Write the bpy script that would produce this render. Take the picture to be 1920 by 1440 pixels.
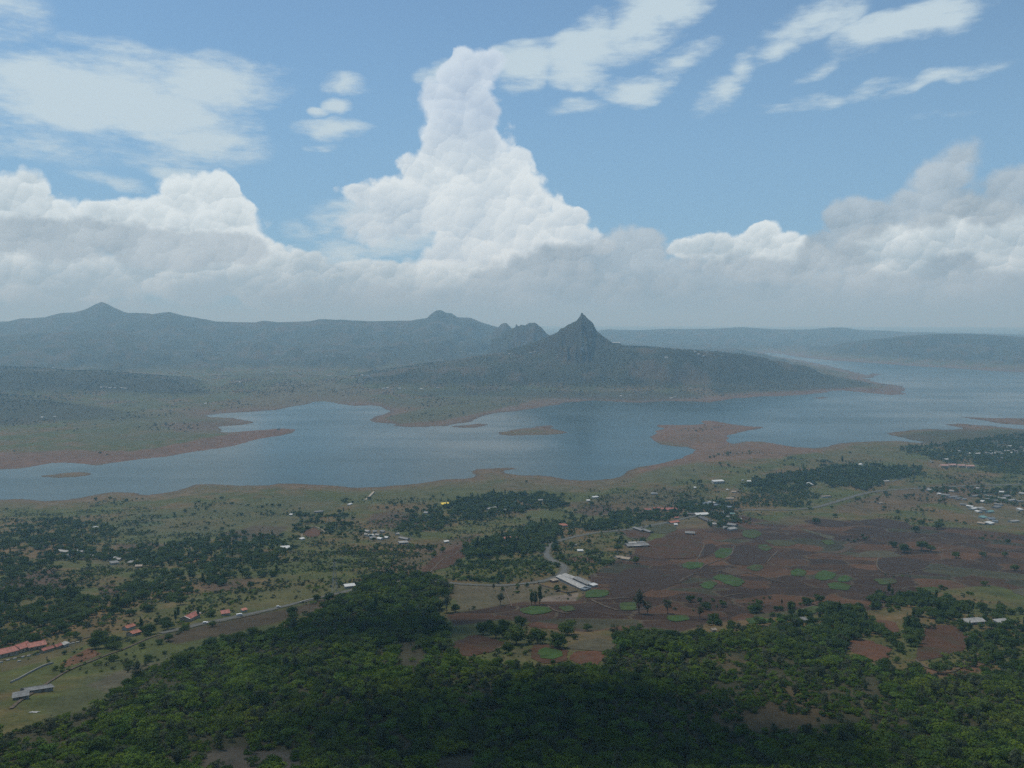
import bpy, bmesh, math, random
import numpy as np
from mathutils import Vector, Matrix, Euler

scene = bpy.context.scene
for o in list(bpy.data.objects):
    bpy.data.objects.remove(o)
COL = scene.collection
R = math.radians

# ------------------------------------------------------------------ camera
CAM_H = 420.0                      # metres above the lake
FPX = 1507.0                       # focal length in photograph pixels (1920 wide)
PITCH = math.atan(120.0 / FPX)     # camera tilts down a little
cam_data = bpy.data.cameras.new('camera')
cam = bpy.data.objects.new('camera', cam_data)
COL.objects.link(cam)
cam.location = (0, 0, CAM_H)
cam.rotation_euler = (math.pi / 2 - PITCH, 0, 0)
cam_data.sensor_width = 36.0
cam_data.lens = 36.0 * FPX / 1920.0
cam_data.clip_start = 1.0
cam_data.clip_end = 120000.0
scene.camera = cam


def ray(px, py):
    """world direction through a photograph pixel"""
    px = np.asarray(px, float); py = np.asarray(py, float)
    a = (px - 960) / FPX; b = -(py - 720) / FPX
    c, s = math.cos(PITCH), math.sin(PITCH)
    return np.stack([a, c + b * s, -s + b * c], -1)


def azel(px, py):
    d = ray(px, py); d = d / np.linalg.norm(d)
    return math.atan2(d[0], d[1]), math.asin(d[2])


# ------------------------------------------------------------------ render and colour
scene.render.engine = 'CYCLES'
scene.view_settings.view_transform = 'Standard'
scene.view_settings.look = 'None'
scene.view_settings.gamma = 1.0
scene.view_settings.exposure = 0.0
scene.view_settings.use_curve_mapping = False
cy = scene.cycles
cy.use_denoising = False
cy.max_bounces = 5
cy.diffuse_bounces = 2
cy.glossy_bounces = 2
cy.transmission_bounces = 2
cy.transparent_max_bounces = 6
cy.volume_bounces = 1
cy.volume_max_steps = 64
cy.caustics_reflective = False
cy.caustics_refractive = False
scene.render.use_persistent_data = False

# ------------------------------------------------------------------ sun
SUN_EL, SUN_AZ = R(63), R(-42)     # azimuth from straight ahead (+Y) towards the right (+X)
sun_data = bpy.data.lights.new('sun', 'SUN')
sun_data.energy = 3.1
sun_data.angle = R(5)
sun_data.color = (1.0, 0.93, 0.80)
sun = bpy.data.objects.new('sun', sun_data)
COL.objects.link(sun)
sd = Vector((math.sin(SUN_AZ) * math.cos(SUN_EL), math.cos(SUN_AZ) * math.cos(SUN_EL), math.sin(SUN_EL)))
sun.rotation_euler = sd.to_track_quat('Z', 'Y').to_euler()
sun.location = (-300, 300, 2500)

# ------------------------------------------------------------------ sky with clouds (world)
world = bpy.data.worlds.new('World')
scene.world = world
world.use_nodes = True
world.cycles.sampling_method = 'MANUAL'
world.cycles.sample_map_resolution = 512
W = world.node_tree
W.nodes.clear()


class NT:
    """small helper that adds nodes in dependency order"""
    def __init__(self, tree):
        self.t = tree

    def n(self, typ, **kw):
        nd = self.t.nodes.new(typ)
        for k, v in kw.items():
            setattr(nd, k, v)
        return nd

    def put(self, nd, i, v):
        if v is None:
            return
        if isinstance(v, bpy.types.NodeSocket):
            self.t.links.new(v, nd.inputs[i])
        else:
            nd.inputs[i].default_value = v

    def m(self, op, a, b=None, c=None, clamp=False):
        nd = self.n('ShaderNodeMath', operation=op, use_clamp=clamp)
        self.put(nd, 0, a); self.put(nd, 1, b); self.put(nd, 2, c)
        return nd.outputs[0]

    def vm(self, op, a, b=None, scale=None):
        nd = self.n('ShaderNodeVectorMath', operation=op)
        self.put(nd, 0, a); self.put(nd, 1, b)
        if scale is not None:
            self.put(nd, 3, scale)
        return nd.outputs[0]

    def ramp(self, v, a, b, c=0.0, d=1.0, smooth=True):
        nd = self.n('ShaderNodeMapRange', interpolation_type='SMOOTHSTEP' if smooth else 'LINEAR')
        self.put(nd, 0, v); self.put(nd, 1, a); self.put(nd, 2, b); self.put(nd, 3, c); self.put(nd, 4, d)
        return nd.outputs[0]

    def noise(self, vec, scale, detail=4.0, rough=0.5, lac=2.0, dist=0.0, color=False):
        nd = self.n('ShaderNodeTexNoise', noise_dimensions='3D')
        self.put(nd, 'Vector', vec); self.put(nd, 'Scale', scale); self.put(nd, 'Detail', detail)
        self.put(nd, 'Roughness', rough); self.put(nd, 'Lacunarity', lac); self.put(nd, 'Distortion', dist)
        return nd.outputs[1 if color else 0]

    def voro(self, vec, scale, detail=2.0, rough=0.5, rand=1.0, feature='F1'):
        nd = self.n('ShaderNodeTexVoronoi', voronoi_dimensions='3D', feature=feature, normalize=True)
        self.put(nd, 'Vector', vec); self.put(nd, 'Scale', scale); self.put(nd, 'Detail', detail)
        self.put(nd, 'Roughness', rough); self.put(nd, 'Randomness', rand)
        if feature == 'SMOOTH_F1':
            self.put(nd, 'Smoothness', 0.35)
        return nd.outputs[0]

    def mix(self, f, a, b, blend='MIX'):
        nd = self.n('ShaderNodeMix', data_type='RGBA', blend_type=blend, clamp_factor=True)
        self.put(nd, 0, f); self.put(nd, 6, a); self.put(nd, 7, b)
        return nd.outputs[2]

    def blobs(self, vec, items, start=None):
        """largest of many ellipses; item = (px, py, half width px, half height px, tilt deg, weight)"""
        acc = start
        for it in items:
            px, py, rx, ry = it[:4]
            rot = it[4] if len(it) > 4 else 0.0
            w = it[5] if len(it) > 5 else 1.0
            a, e = azel(px, py)
            mp = self.n('ShaderNodeMapping', vector_type='TEXTURE')
            self.put(mp, 0, vec)
            mp.inputs[1].default_value = (a, e, 0)
            mp.inputs[2].default_value = (0, 0, R(rot))
            mp.inputs[3].default_value = (rx / FPX, ry / FPX, 1)
            g = self.n('ShaderNodeTexGradient', gradient_type='SPHERICAL')
            self.put(g, 0, mp.outputs[0])
            v = g.outputs['Fac'] if 'Fac' in g.outputs else g.outputs[1]
            if w != 1.0:
                v = self.m('MULTIPLY', v, w)
            acc = v if acc is None else self.m('MAXIMUM', acc, v)
        return acc


SKY = dict(strength=0.085)
w = NT(W)
tc = w.n('ShaderNodeTexCoord')
D = tc.outputs['Generated']
sep = w.n('ShaderNodeSeparateXYZ'); w.put(sep, 0, D)
az = w.m('ARCTAN2', sep.outputs[0], sep.outputs[1])
el = w.m('ARCSINE', sep.outputs[2])
cmb = w.n('ShaderNodeCombineXYZ'); w.put(cmb, 0, az); w.put(cmb, 1, el)
P = cmb.outputs[0]
sky = w.n('ShaderNodeTexSky', sky_type='NISHITA')
sky.sun_disc = False
sky.sun_elevation = SUN_EL
sky.sun_rotation = SUN_AZ
sky.altitude = 1000.0
sky.air_density = 1.0
sky.dust_density = 1.2
sky.ozone_density = 2.0
skyc = w.vm('SCALE', sky.outputs[0], scale=SKY['strength'])
tint = w.n('ShaderNodeVectorMath', operation='MULTIPLY'); w.put(tint, 0, skyc); tint.inputs[1].default_value = (0.58, 0.88, 0.99)
base = w.vm('ADD', tint.outputs[0], (0.085, 0.108, 0.125))
base = w.mix(w.ramp(el, 0.40, 0.10, 0.0, 0.70), base, (0.245, 0.425, 0.630, 1))

# --- high thin cloud: soft streaks
strm = w.n('ShaderNodeMapping', vector_type='POINT'); w.put(strm, 0, D)
strm.inputs[2].default_value = (0, R(-9), 0)
strm.inputs[3].default_value = (1.0, 1.0, 3.6)
S = strm.outputs[0]
st1 = w.noise(S, 9.0, 7.0, 0.62)
st2 = w.noise(S, 3.2, 3.0, 0.5)
st3 = w.noise(S, 30.0, 5.0, 0.65)
wn = w.noise(D, 14.0, 3.0, 0.5, color=True)
wo = w.vm('SUBTRACT', wn, (0.5, 0.5, 0.5))
wo = w.vm('SCALE', wo, scale=0.035)
PW = w.vm('ADD', P, wo)
high = [
    (180, 178, 300, 120, 4), (300, 215, 250, 110, -12), (400, 165, 190, 80, 4), (385, 262, 130, 42, 4), (60, 140, 160, 70, 6, .8), (120, 255, 330, 90, 0, .40),
    (300, 318, 190, 26, -9, .42), (200, 345, 140, 18, -8, .3), (500, 135, 90, 26, 12, .4), (0, 30, 130, 110, 0, .5),
    (840, 133, 90, 33, 6, .9), (980, 122, 130, 52, 6), (1090, 95, 150, 62, 18), (1210, 40, 160, 80, 22), (1080, 130, 90, 48, 0, .9), (1260, 20, 110, 60, 10),
    (1195, 165, 95, 38, 4, .95), (1285, 108, 100, 35, 14, .62), (1100, 198, 120, 22, 3, .45), (1120, 60, 110, 50, 20, .8),
    (1350, 178, 75, 35, 28, .75), (1395, 128, 34, 62, -28, .7), (1455, 92, 75, 30, 22, .68), (1520, 45, 130, 44, 8, .68), (1700, 50, 180, 44, 9, .98), (1790, 32, 70, 36, 10, .9),
    (1535, 125, 70, 20, 15, .45), (1560, 178, 190, 22, 6, .55), (1760, 148, 190, 17, 8, .45), (1480, 186, 110, 18, 0, .42), (1780, 205, 140, 14, 3, .25),
    (650, 157, 55, 32, -4, .8), (640, 201, 38, 21, -4, .75), (604, 210, 32, 13, 0, .55), (632, 246, 120, 28, 0, .88), (597, 278, 46, 16, 0, .42), (615, 436, 40, 24, 6, .5), (730, 430, 210, 95, 0, .85), (640, 480, 170, 60, 0, .6), (560, 440, 60, 40, 0, .3),
]
high = [(a, b, c * (.84 if c > 100 else .95), d * (.84 if d > 60 else .95)) + tuple(e) for a, b, c, d, *e in high]
hm = w.blobs(PW, high)
above = w.ramp(el, 0.36, 0.62)
cir = w.ramp(st2, 0.5, 0.72)
cir = w.m('MULTIPLY', cir, above)
hv = w.m('MAXIMUM', hm, w.m('MULTIPLY', cir, 0.62))
hv = w.m('MULTIPLY_ADD', w.m('SUBTRACT', st1, 0.5), 1.5, hv)
hv = w.m('MULTIPLY_ADD', w.m('SUBTRACT', st3, 0.5), 0.75, hv)
hv = w.m('MULTIPLY', hv, w.ramp(w.m('MAXIMUM', hm, cir), 0.0, 0.22))
hcov = w.ramp(hv, 0.03, 0.72)
hcov = w.m('MULTIPLY', hcov, 0.92)
c1 = w.mix(hcov, base, (0.56, 0.68, 0.75, 1))

# --- towering cumulus: rounded heaps
wq = w.noise(D, 40.0, 6.0, 0.68, color=True)
DW = w.vm('ADD', D, w.vm('SCALE', w.vm('SUBTRACT', wq, (0.5, 0.5, 0.5)), scale=0.016))
fb = w.noise(D, 10.0, 8.0, 0.60)


def lobes(vec, scale, smooth):
    # rounded heaps: distance to the middle of each heap, and how high on its sunny side a point lies
    nd = w.n('ShaderNodeTexVoronoi', voronoi_dimensions='3D', feature='SMOOTH_F1' if smooth else 'F1')
    w.put(nd, 'Vector', vec); w.put(nd, 'Scale', scale)
    if smooth: w.put(nd, 'Smoothness', smooth)
    off = w.vm('SUBTRACT', vec, nd.outputs['Position'])
    dt = w.n('ShaderNodeVectorMath', operation='DOT_PRODUCT'); w.put(dt, 0, off); dt.inputs[1].default_value = (-.45 * scale, 0, .89 * scale)
    return nd.outputs['Distance'], dt.outputs['Value']


d1, s1 = lobes(DW, 15.0, .12)
d2, s2 = lobes(DW, 36.0, .10)
d3, s3 = lobes(DW, 80.0, 0)
heap = w.m('SUBTRACT', 0.67, w.m('MULTIPLY_ADD', d3, .24, w.m('MULTIPLY_ADD', d2, .46, w.m('MULTIPLY', d1, .62))))
relief = w.m('MULTIPLY_ADD', s3, .22, w.m('MULTIPLY_ADD', s2, .36, w.m('MULTIPLY', s1, .42)))
wc = w.noise(D, 18.0, 5.0, 0.60, color=True)
wc = w.vm('SCALE', w.vm('SUBTRACT', wc, (0.5, 0.5, 0.5)), scale=0.030)
PC = w.vm('ADD', P, wc)
tower = [
    (897, 134, 46, 40), (872, 130, 34, 36), (912, 122, 32, 28), (848, 152, 28, 28), (832, 190, 42, 44), (874, 182, 50, 56), (902, 226, 48, 60), (846, 248, 62, 56), (898, 272, 62, 56), (925, 268, 28, 44), (860, 290, 68, 52), (822, 305, 44, 38), (792, 328, 48, 36),
    (900, 328, 86, 58), (935, 332, 50, 56), (960, 368, 44, 50), (870, 372, 150, 60), (800, 362, 80, 46), (742, 364, 62, 30), (690, 366, 50, 20), (780, 396, 110, 50), (930, 420, 110, 76), (1000, 412, 56, 54), (1038, 432, 48, 44), (1065, 430, 38, 34),
    (1090, 452, 42, 32), (1122, 464, 34, 18), (1000, 462, 120, 58), (880, 455, 80, 50), (900, 492, 140, 56), (960, 505, 150, 60), (840, 490, 50, 36), (920, 540, 200, 50), (720, 420, 120, 44, 0, .62),
]
tower = [(a, b, c * 1.3, d * 1.3) + tuple(e) for a, b, c, d, *e in tower]
tm = w.blobs(PC, tower)
tn_ = w.m('MULTIPLY_ADD', heap, 0.80, w.m('MULTIPLY', w.m('SUBTRACT', fb, 0.5), 0.95))
tv = w.m('MULTIPLY_ADD', tn_, w.ramp(tm, 0.0, 0.16), tm)
tcov = w.ramp(tv, 0.10, 0.38)
low = w.ramp(el, 0.045, 0.20)
hi2 = w.ramp(el, 0.17, 0.26)
big_t = w.noise(D, 4.6, 2.0, 0.5)
tsh = w.m('MULTIPLY_ADD', relief, .85, w.m('MULTIPLY_ADD', w.m('SUBTRACT', fb, 0.5), 1.3, 0.62))
tsh = w.m('MULTIPLY_ADD', w.m('SUBTRACT', big_t, 0.5), 2.6, tsh)
tsh = w.m('MULTIPLY_ADD', w.ramp(tv, 0.2, 0.75, 0.24, -0.10, False), 1.0, tsh, clamp=True)
tdark = w.mix(hi2, (0.43, 0.545, 0.65, 1), (0.41, 0.525, 0.67, 1))
tlite = w.mix(hi2, (0.74, 0.82, 0.86, 1), (0.62, 0.72, 0.82, 1))
tcol = w.mix(tsh, tdark, tlite)
c2 = w.mix(tcov, c1, tcol)

# --- lower bright cumulus along the horizon
cum = [
    (62, 362, 46, 42), (30, 392, 56, 46), (100, 398, 56, 50), (205, 402, 56, 34), (268, 402, 66, 36), (350, 382, 56, 46), (395, 366, 48, 40), (432, 412, 42, 46), (380, 430, 96, 56), (240, 440, 160, 46), (80, 440, 130, 56),
    (505, 500, 76, 42), (565, 500, 50, 34), (640, 510, 54, 26), (660, 532, 100, 38), (740, 522, 90, 36), (800, 532, 120, 46), (300, 512, 200, 46), (100, 520, 200, 46), (450, 530, 260, 50), (700, 560, 240, 40, 0, .8),
    (1300, 462, 56, 22), (1340, 467, 56, 28), (1390, 472, 56, 32), (1442, 457, 40, 32), (1475, 462, 42, 28), (1510, 482, 46, 28), (1420, 492, 120, 32), (1640, 482, 70, 40), (1700, 470, 96, 46), (1770, 452, 86, 46), (1850, 442, 86, 54), (1915, 460, 76, 54), (1720, 510, 150, 36), (1850, 510, 130, 42),
    (1040, 548, 240, 40, 0, .8),
]
cum = [(a, b, c * 1.3, d * 1.3) + tuple(e) for a, b, c, d, *e in cum]
cm = w.blobs(PC, cum)
outside = w.ramp(w.m('ABSOLUTE', az), 0.60, 0.85)
rnd = w.noise(D, 2.6, 3.0, 0.5)
bankout = w.ramp(w.m('SUBTRACT', w.m('MULTIPLY', rnd, 0.30), el), -0.06, 0.10, 0.0, 1.0, False)
cm = w.m('MAXIMUM', cm, w.m('MULTIPLY', outside, bankout))
bn_ = w.m('MULTIPLY_ADD', heap, 0.85, w.m('MULTIPLY', w.m('SUBTRACT', fb, 0.5), 0.80))
bv = w.m('MULTIPLY_ADD', bn_, w.ramp(cm, 0.0, 0.16), cm)
bcov = w.ramp(bv, 0.10, 0.36)
bsh = w.m('MULTIPLY_ADD', relief, .85, w.m('MULTIPLY_ADD', w.m('SUBTRACT', fb, 0.5), 1.6, 0.50))
bsh = w.m('ADD', bsh, w.ramp(bv, 0.2, 0.8, 0.30, -0.12, False))
bsh = w.m('MULTIPLY_ADD', w.ramp(el, 0.02, 0.12, -0.35, 0.22, False), 1.0, bsh, clamp=True)
bcol = w.mix(bsh, (0.40, 0.51, 0.59, 1), (0.74, 0.83, 0.87, 1))
c3 = w.mix(bcov, c2, bcol)

# --- grey cloud in front
grey = [
    (60, 442, 130, 34, 0, .9), (180, 452, 140, 40), (300, 466, 140, 36), (385, 468, 90, 26), (440, 462, 50, 22, 0, .8), (60, 606, 500, 42, 0, .9), (260, 582, 140, 28, 0, .6), (560, 566, 70, 32, 0, .8), (700, 586, 240, 46, 0, .9), (860, 580, 120, 42, 0, .8),
    (928, 538, 56, 34), (1000, 522, 66, 46), (1060, 502, 86, 54), (1110, 486, 66, 38), (1180, 472, 86, 44), (1215, 446, 42, 20, 0, .8), (1180, 545, 300, 76), (1420, 550, 260, 66), (1560, 508, 76, 48), (1540, 470, 46, 40, 0, .9), (1600, 415, 60, 40), (1650, 402, 60, 30, 0, .8),
    (1720, 392, 90, 36, 0, .7), (1760, 330, 60, 40, 20, .6), (1800, 300, 46, 36, 20, .5), (1900, 350, 60, 40, 10, .75), (1860, 390, 100, 34, 0, .7), (1790, 505, 60, 26, 0, .8), (1780, 552, 260, 50), (960, 588, 300, 36),
]
grey = [(a, b, c * 1.3, d * 1.3) + tuple(e) for a, b, c, d, *e in grey]
gm = w.blobs(PC, grey)
gm = w.m('MAXIMUM', gm, w.m('MULTIPLY', outside, w.m('MULTIPLY', bankout, 0.8)))
gn_ = w.m('MULTIPLY_ADD', heap, 0.40, w.m('MULTIPLY', w.m('SUBTRACT', fb, 0.5), 0.80))
gv = w.m('MULTIPLY_ADD', gn_, w.ramp(gm, 0.0, 0.16), gm)
gcov = w.m('MULTIPLY', w.ramp(gv, 0.18, 0.46), 0.86)
gsh = w.m('MULTIPLY_ADD', relief, .60, w.m('MULTIPLY_ADD', w.m('SUBTRACT', st2, 0.5), 2.0, 0.5))
gsh = w.m('MULTIPLY_ADD', w.m('SUBTRACT', fb, 0.5), 2.6, gsh, clamp=True)
gcol = w.mix(gsh, (0.27, 0.355, 0.43, 1), (0.50, 0.585, 0.65, 1))
c4 = w.mix(gcov, c3, gcol)

# --- rain-grey veil down at the horizon
veil = w.ramp(el, 0.075, 0.005)
c5 = w.mix(w.m('MULTIPLY', veil, 0.62), c4, (0.32, 0.415, 0.49, 1))
c5 = w.mix(w.ramp(el, 0.022, -0.004), c5, (0.33, 0.425, 0.50, 1))
bg = w.n('ShaderNodeBackground')
w.put(bg, 0, c5)
bg.inputs[1].default_value = 1.0
wout = w.n('ShaderNodeOutputWorld')
W.links.new(bg.outputs[0], wout.inputs[0])

# =================================================================== helpers
def link(o, parent=None):
    COL.objects.link(o)
    if parent is not None:
        o.parent = parent
    return o


def tag(o, label=None, cat=None, group=None, kind=None):
    if label: o['label'] = label
    if cat: o['category'] = cat
    if group: o['group'] = group
    if kind: o['kind'] = kind
    return o


def mesh_from(name, verts, faces, mats=(), smooth=False):
    """fast mesh from numpy arrays; faces is an (n,3) or (n,4) array or a list"""
    me = bpy.data.meshes.new(name)
    if isinstance(faces, np.ndarray):
        v = np.asarray(verts, np.float32); f = np.asarray(faces, np.int32)
        k = f.shape[1]
        me.vertices.add(len(v)); me.vertices.foreach_set('co', v.ravel())
        me.loops.add(f.size); me.loops.foreach_set('vertex_index', f.ravel())
        me.polygons.add(len(f)); me.polygons.foreach_set('loop_start', np.arange(len(f), dtype=np.int32) * k)
        me.update(calc_edges=True)
    else:
        me.from_pydata([tuple(map(float, p)) for p in verts], [], [tuple(f) for f in faces])
        me.update()
    for m in (mats if isinstance(mats, (list, tuple)) else [mats]):
        if m is not None: me.materials.append(m)
    if smooth:
        me.polygons.foreach_set('use_smooth', np.ones(len(me.polygons), bool))
    return me


def _hash(ix, iy, seed):
    h = (ix.astype(np.int64) * 374761393 + iy.astype(np.int64) * 668265263 + seed * 1274126177) & 0xFFFFFFFF
    h = ((h ^ (h >> 13)) * 1274126177) & 0xFFFFFFFF
    return (h ^ (h >> 16)) & 0xFFFFFFFF


def pnoise(x, y, seed=0):
    xi = np.floor(x); yi = np.floor(y)
    xf = x - xi; yf = y - yi
    xi = xi.astype(np.int64); yi = yi.astype(np.int64)
    u = xf * xf * xf * (xf * (xf * 6 - 15) + 10); v = yf * yf * yf * (yf * (yf * 6 - 15) + 10)

    def g(dx, dy):
        a = _hash(xi + dx, yi + dy, seed) * (2 * math.pi / 4294967296.0)
        return np.cos(a) * (xf - dx) + np.sin(a) * (yf - dy)
    n0 = g(0, 0) * (1 - u) + g(1, 0) * u
    n1 = g(0, 1) * (1 - u) + g(1, 1) * u
    return (n0 * (1 - v) + n1 * v) * 1.5          # about -1..1


def fbm(x, y, scale, octv=4, seed=0, gain=0.5):
    s = np.zeros(np.broadcast(x, y).shape); a = 1.0; t = 0.0; f = 1.0 / scale
    for k in range(octv):
        s = s + a * pnoise(x * f + 17.3 * k, y * f - 9.1 * k, seed + k)
        t += a; a *= gain; f *= 2.03
    return s / t


def sstep(v, a, b):
    t = np.clip((v - a) / (b - a), 0, 1)
    return t * t * (3 - 2 * t)


def poly_sd(px, py, poly, ysc=1.0, chunk=60000):
    """signed distance to a closed polygon, positive inside"""
    q = np.asarray(poly, float); a = q; b = np.roll(q, -1, 0)
    out = np.empty(px.shape[0])
    for i in range(0, px.shape[0], chunk):
        X = px[i:i + chunk, None]; Y = py[i:i + chunk, None]
        dx = (b[:, 0] - a[:, 0])[None]; dy = ((b[:, 1] - a[:, 1]) * ysc)[None]
        ex = X - a[None, :, 0]; ey = (Y - a[None, :, 1]) * ysc
        t = np.clip((ex * dx + ey * dy) / np.maximum(dx * dx + dy * dy, 1e-9), 0, 1)
        d = np.sqrt(((ex - t * dx) ** 2 + (ey - t * dy) ** 2).min(1))
        ya = a[None, :, 1]; yb = b[None, :, 1]
        c = (ya > Y) != (yb > Y)
        with np.errstate(divide='ignore', invalid='ignore'):
            xx = (b[None, :, 0] - a[None, :, 0]) * (Y - ya) / np.where(yb == ya, 1e-9, yb - ya) + a[None, :, 0]
        ins = (c & (X < xx)).sum(1) % 2 == 1
        out[i:i + chunk] = np.where(ins, d, -d)
    return out


def chaikin(pts, n=2, closed=True):
    p = np.asarray(pts, float)
    for _ in range(n):
        if closed:
            q = np.roll(p, -1, 0)
            p = np.stack([p * .75 + q * .25, p * .25 + q * .75], 1).reshape(-1, p.shape[1])
        else:
            q = np.stack([p[:-1] * .75 + p[1:] * .25, p[:-1] * .25 + p[1:] * .75], 1).reshape(-1, p.shape[1])
            p = np.vstack([p[:1], q, p[-1:]])
    return p


# =================================================================== terrain heights
def on_plane(px, py, z=0.0):
    d = ray(px, py)
    t = (z - CAM_H) / d[..., 2]
    return d[..., 0] * t, d[..., 1] * t


LAKE_NEAR = [(-520, 985), (-300, 965), (-100, 950), (0, 937), (30, 935), (60, 936), (85, 940), (130, 937), (170, 930), (210, 923), (250, 924), (280, 928), (330, 922), (355, 914),
    (365, 909), (400, 908), (440, 909), (500, 911), (520, 907), (560, 907), (620, 910), (660, 913), (700, 914), (740, 911), (790, 905), (830, 900), (870, 898), (890, 895), (893, 890),
    (886, 885), (895, 880), (920, 879), (960, 877), (968, 879), (945, 882), (950, 888), (975, 891), (1015, 891), (1050, 896), (1070, 900), (1110, 901), (1140, 898), (1160, 893),
    (1180, 882), (1200, 875), (1240, 868), (1280, 858), (1300, 850), (1306, 843), (1290, 838), (1265, 837), (1240, 834), (1222, 826), (1220, 818), (1228, 811), (1245, 803), (1226, 798),
    (1232, 796), (1290, 797), (1320, 795), (1315, 790), (1335, 789), (1370, 795), (1400, 799), (1430, 801), (1415, 805), (1385, 810), (1365, 817), (1362, 826), (1372, 832), (1400, 828),
    (1430, 828), (1452, 832), (1490, 838), (1530, 841), (1550, 838), (1570, 832), (1620, 828), (1680, 826), (1720, 830), (1735, 829), (1700, 822), (1668, 816), (1662, 812), (1700, 807),
    (1740, 804), (1790, 806), (1810, 804), (1780, 798), (1772, 795), (1800, 794), (1850, 798), (1900, 803), (1960, 808), (2120, 818), (2500, 830)]
LAKE_FAR = [(2700, 730), (2300, 715), (1920, 698), (1850, 695), (1780, 690), (1720, 687), (1640, 681), (1560, 676), (1500, 670), (1470, 665), (1440, 661), (1432, 662), (1452, 668),
    (1480, 672), (1510, 677), (1540, 683), (1570, 690), (1600, 697), (1625, 703), (1640, 700), (1652, 702), (1640, 706), (1622, 710), (1640, 716), (1660, 720), (1690, 723), (1700, 728),
    (1690, 735), (1700, 739), (1670, 741), (1640, 738), (1610, 735), (1580, 732), (1560, 733), (1545, 737), (1510, 740), (1470, 742), (1420, 744), (1380, 747), (1345, 752), (1330, 755),
    (1300, 753), (1250, 752), (1200, 755), (1160, 753), (1120, 751), (1090, 752), (1060, 755), (1030, 761), (1000, 766), (970, 770), (930, 775), (905, 780), (890, 788), (872, 792),
    (850, 796), (840, 799), (800, 800), (760, 801), (735, 798), (745, 795), (700, 792), (690, 788), (700, 780), (730, 775), (725, 768), (715, 762), (690, 760), (660, 761), (630, 757),
    (610, 752), (590, 754), (580, 757), (550, 762), (530, 766), (520, 769), (470, 772), (440, 774), (400, 777), (388, 779), (395, 782), (435, 783), (460, 788), (475, 793), (450, 797),
    (430, 798), (412, 800), (408, 804), (415, 810), (440, 810), (480, 807), (530, 803), (557, 805), (550, 811), (530, 816), (490, 822), (465, 828), (440, 836), (400, 842), (350, 850),
    (300, 857), (240, 864), (180, 873), (150, 869), (120, 867), (100, 868), (70, 874), (40, 878), (0, 880), (-100, 890), (-300, 905), (-520, 915)]
LAND_IN_LAKE = [
    [(78, 892), (100, 890), (120, 887), (150, 885), (173, 887), (170, 891), (140, 894), (110, 896), (80, 895)],
    [(932, 811), (950, 808), (975, 804), (1000, 801), (1010, 799), (1030, 797), (1038, 799), (1030, 803), (1050, 808), (1062, 811), (1050, 814), (1000, 816), (960, 817), (935, 815)],
    [(843, 799), (870, 797), (900, 794), (915, 796), (890, 802), (860, 801)],
    [(1526, 746), (1545, 743.5), (1557, 746), (1540, 748.5)],
    [(1796, 781), (1830, 783), (1880, 784), (1920, 784), (2100, 780), (2100, 800), (1920, 797), (1880, 795), (1850, 789), (1820, 785)],
]
LAKE_W = np.stack(on_plane(*np.array(LAKE_NEAR + LAKE_FAR, float).T), 1)
ISL_W = [np.stack(on_plane(*np.array(p, float).T), 1) for p in LAND_IN_LAKE]


def shore_dist(x, y):
    """metres from the water's edge, positive on land"""
    a = 0.0048 * np.clip(y, 300, 6000)
    wx = x + a * fbm(x, y, 130, 3, 5) * 1.3
    wy = y + a * 2.2 * fbm(x, y, 110, 4, 9, .6)
    d = np.full(x.shape, 1500.0)
    m = (y > 1000) & (y < 12500)
    if m.any():
        q = -poly_sd(wx[m], wy[m], LAKE_W)
        for p in ISL_W:
            q = np.maximum(q, poly_sd(wx[m], wy[m], p))
        d[m] = q
    return d


def crest(pts):
    """skyline pixels with a distance each -> tangent of bearing, distance, height"""
    u, Y, Z = [], [], []
    for px, py, yy in pts:
        d = ray(px, py); t = yy / d[1]
        u.append(d[0] / d[1]); Y.append(yy); Z.append(CAM_H + d[2] * t)
    return np.array(u), np.array(Y), np.array(Z)


RIDGES = []


def add_ridge(pts, width, prof, seed, rough=8.0, flute=.3, back=None):
    RIDGES.append((crest(pts), width, np.array(prof, float), seed, rough, flute, back or width))


SPUR = [(560, 742, 5000), (640, 722, 5200), (700, 700, 5300), (760, 690, 5300), (830, 680, 5350), (900, 668, 5400), (1000, 655, 5400), (1090, 648, 5350), (1200, 650, 5250), (1300, 657, 5150), (1360, 662, 5080),
    (1420, 666, 5000), (1460, 672, 4950), (1500, 682, 4900), (1545, 694, 4850), (1580, 699, 4800), (1612, 705, 4740), (1640, 715, 4700), (1668, 727, 4650), (1700, 742, 4640)]
add_ridge(SPUR, 980, [(0, 1), (.12, .97), (.24, .86), (.5, .55), (.8, .16), (1, 0)], 21, 16, .35, 1100)
TUNG = [(949.7, 655.7, 5300), (972.0, 650.2, 5300), (994.3, 643.8, 5300), (1027.7, 630.8, 5300), (1038.8, 626.0, 5300), (1046.3, 622.3, 5300), (1049.2, 617.9, 5300), (1051.8, 615.3, 5300), (1055.5, 615.3, 5300), (1059.3, 613.0, 5300), (1064.8, 608.6, 5300), (1069.7, 607.1, 5300), (1074.1, 604.1, 5300), (1079.7, 602.3, 5300), (1083.4, 598.2, 5300), (1087.1, 593.3, 5300), (1088.6, 591.1, 5300), (1089.3, 586.7, 5300), (1092.3, 586.7, 5300), (1093.8, 590.0, 5300), (1096.8, 591.1, 5300), (1100.1, 595.6, 5300), (1105.7, 600.4, 5300), (1110.1, 604.1, 5300), (1113.1, 607.5, 5300), (1115.3, 614.1, 5300), (1120.5, 622.3, 5300), (1126.1, 626.0, 5300), (1131.7, 630.8, 5300), (1139.1, 636.4, 5300), (1144.7, 640.1, 5300), (1157.7, 643.8, 5300), (1180.0, 649.4, 5300)]
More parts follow.
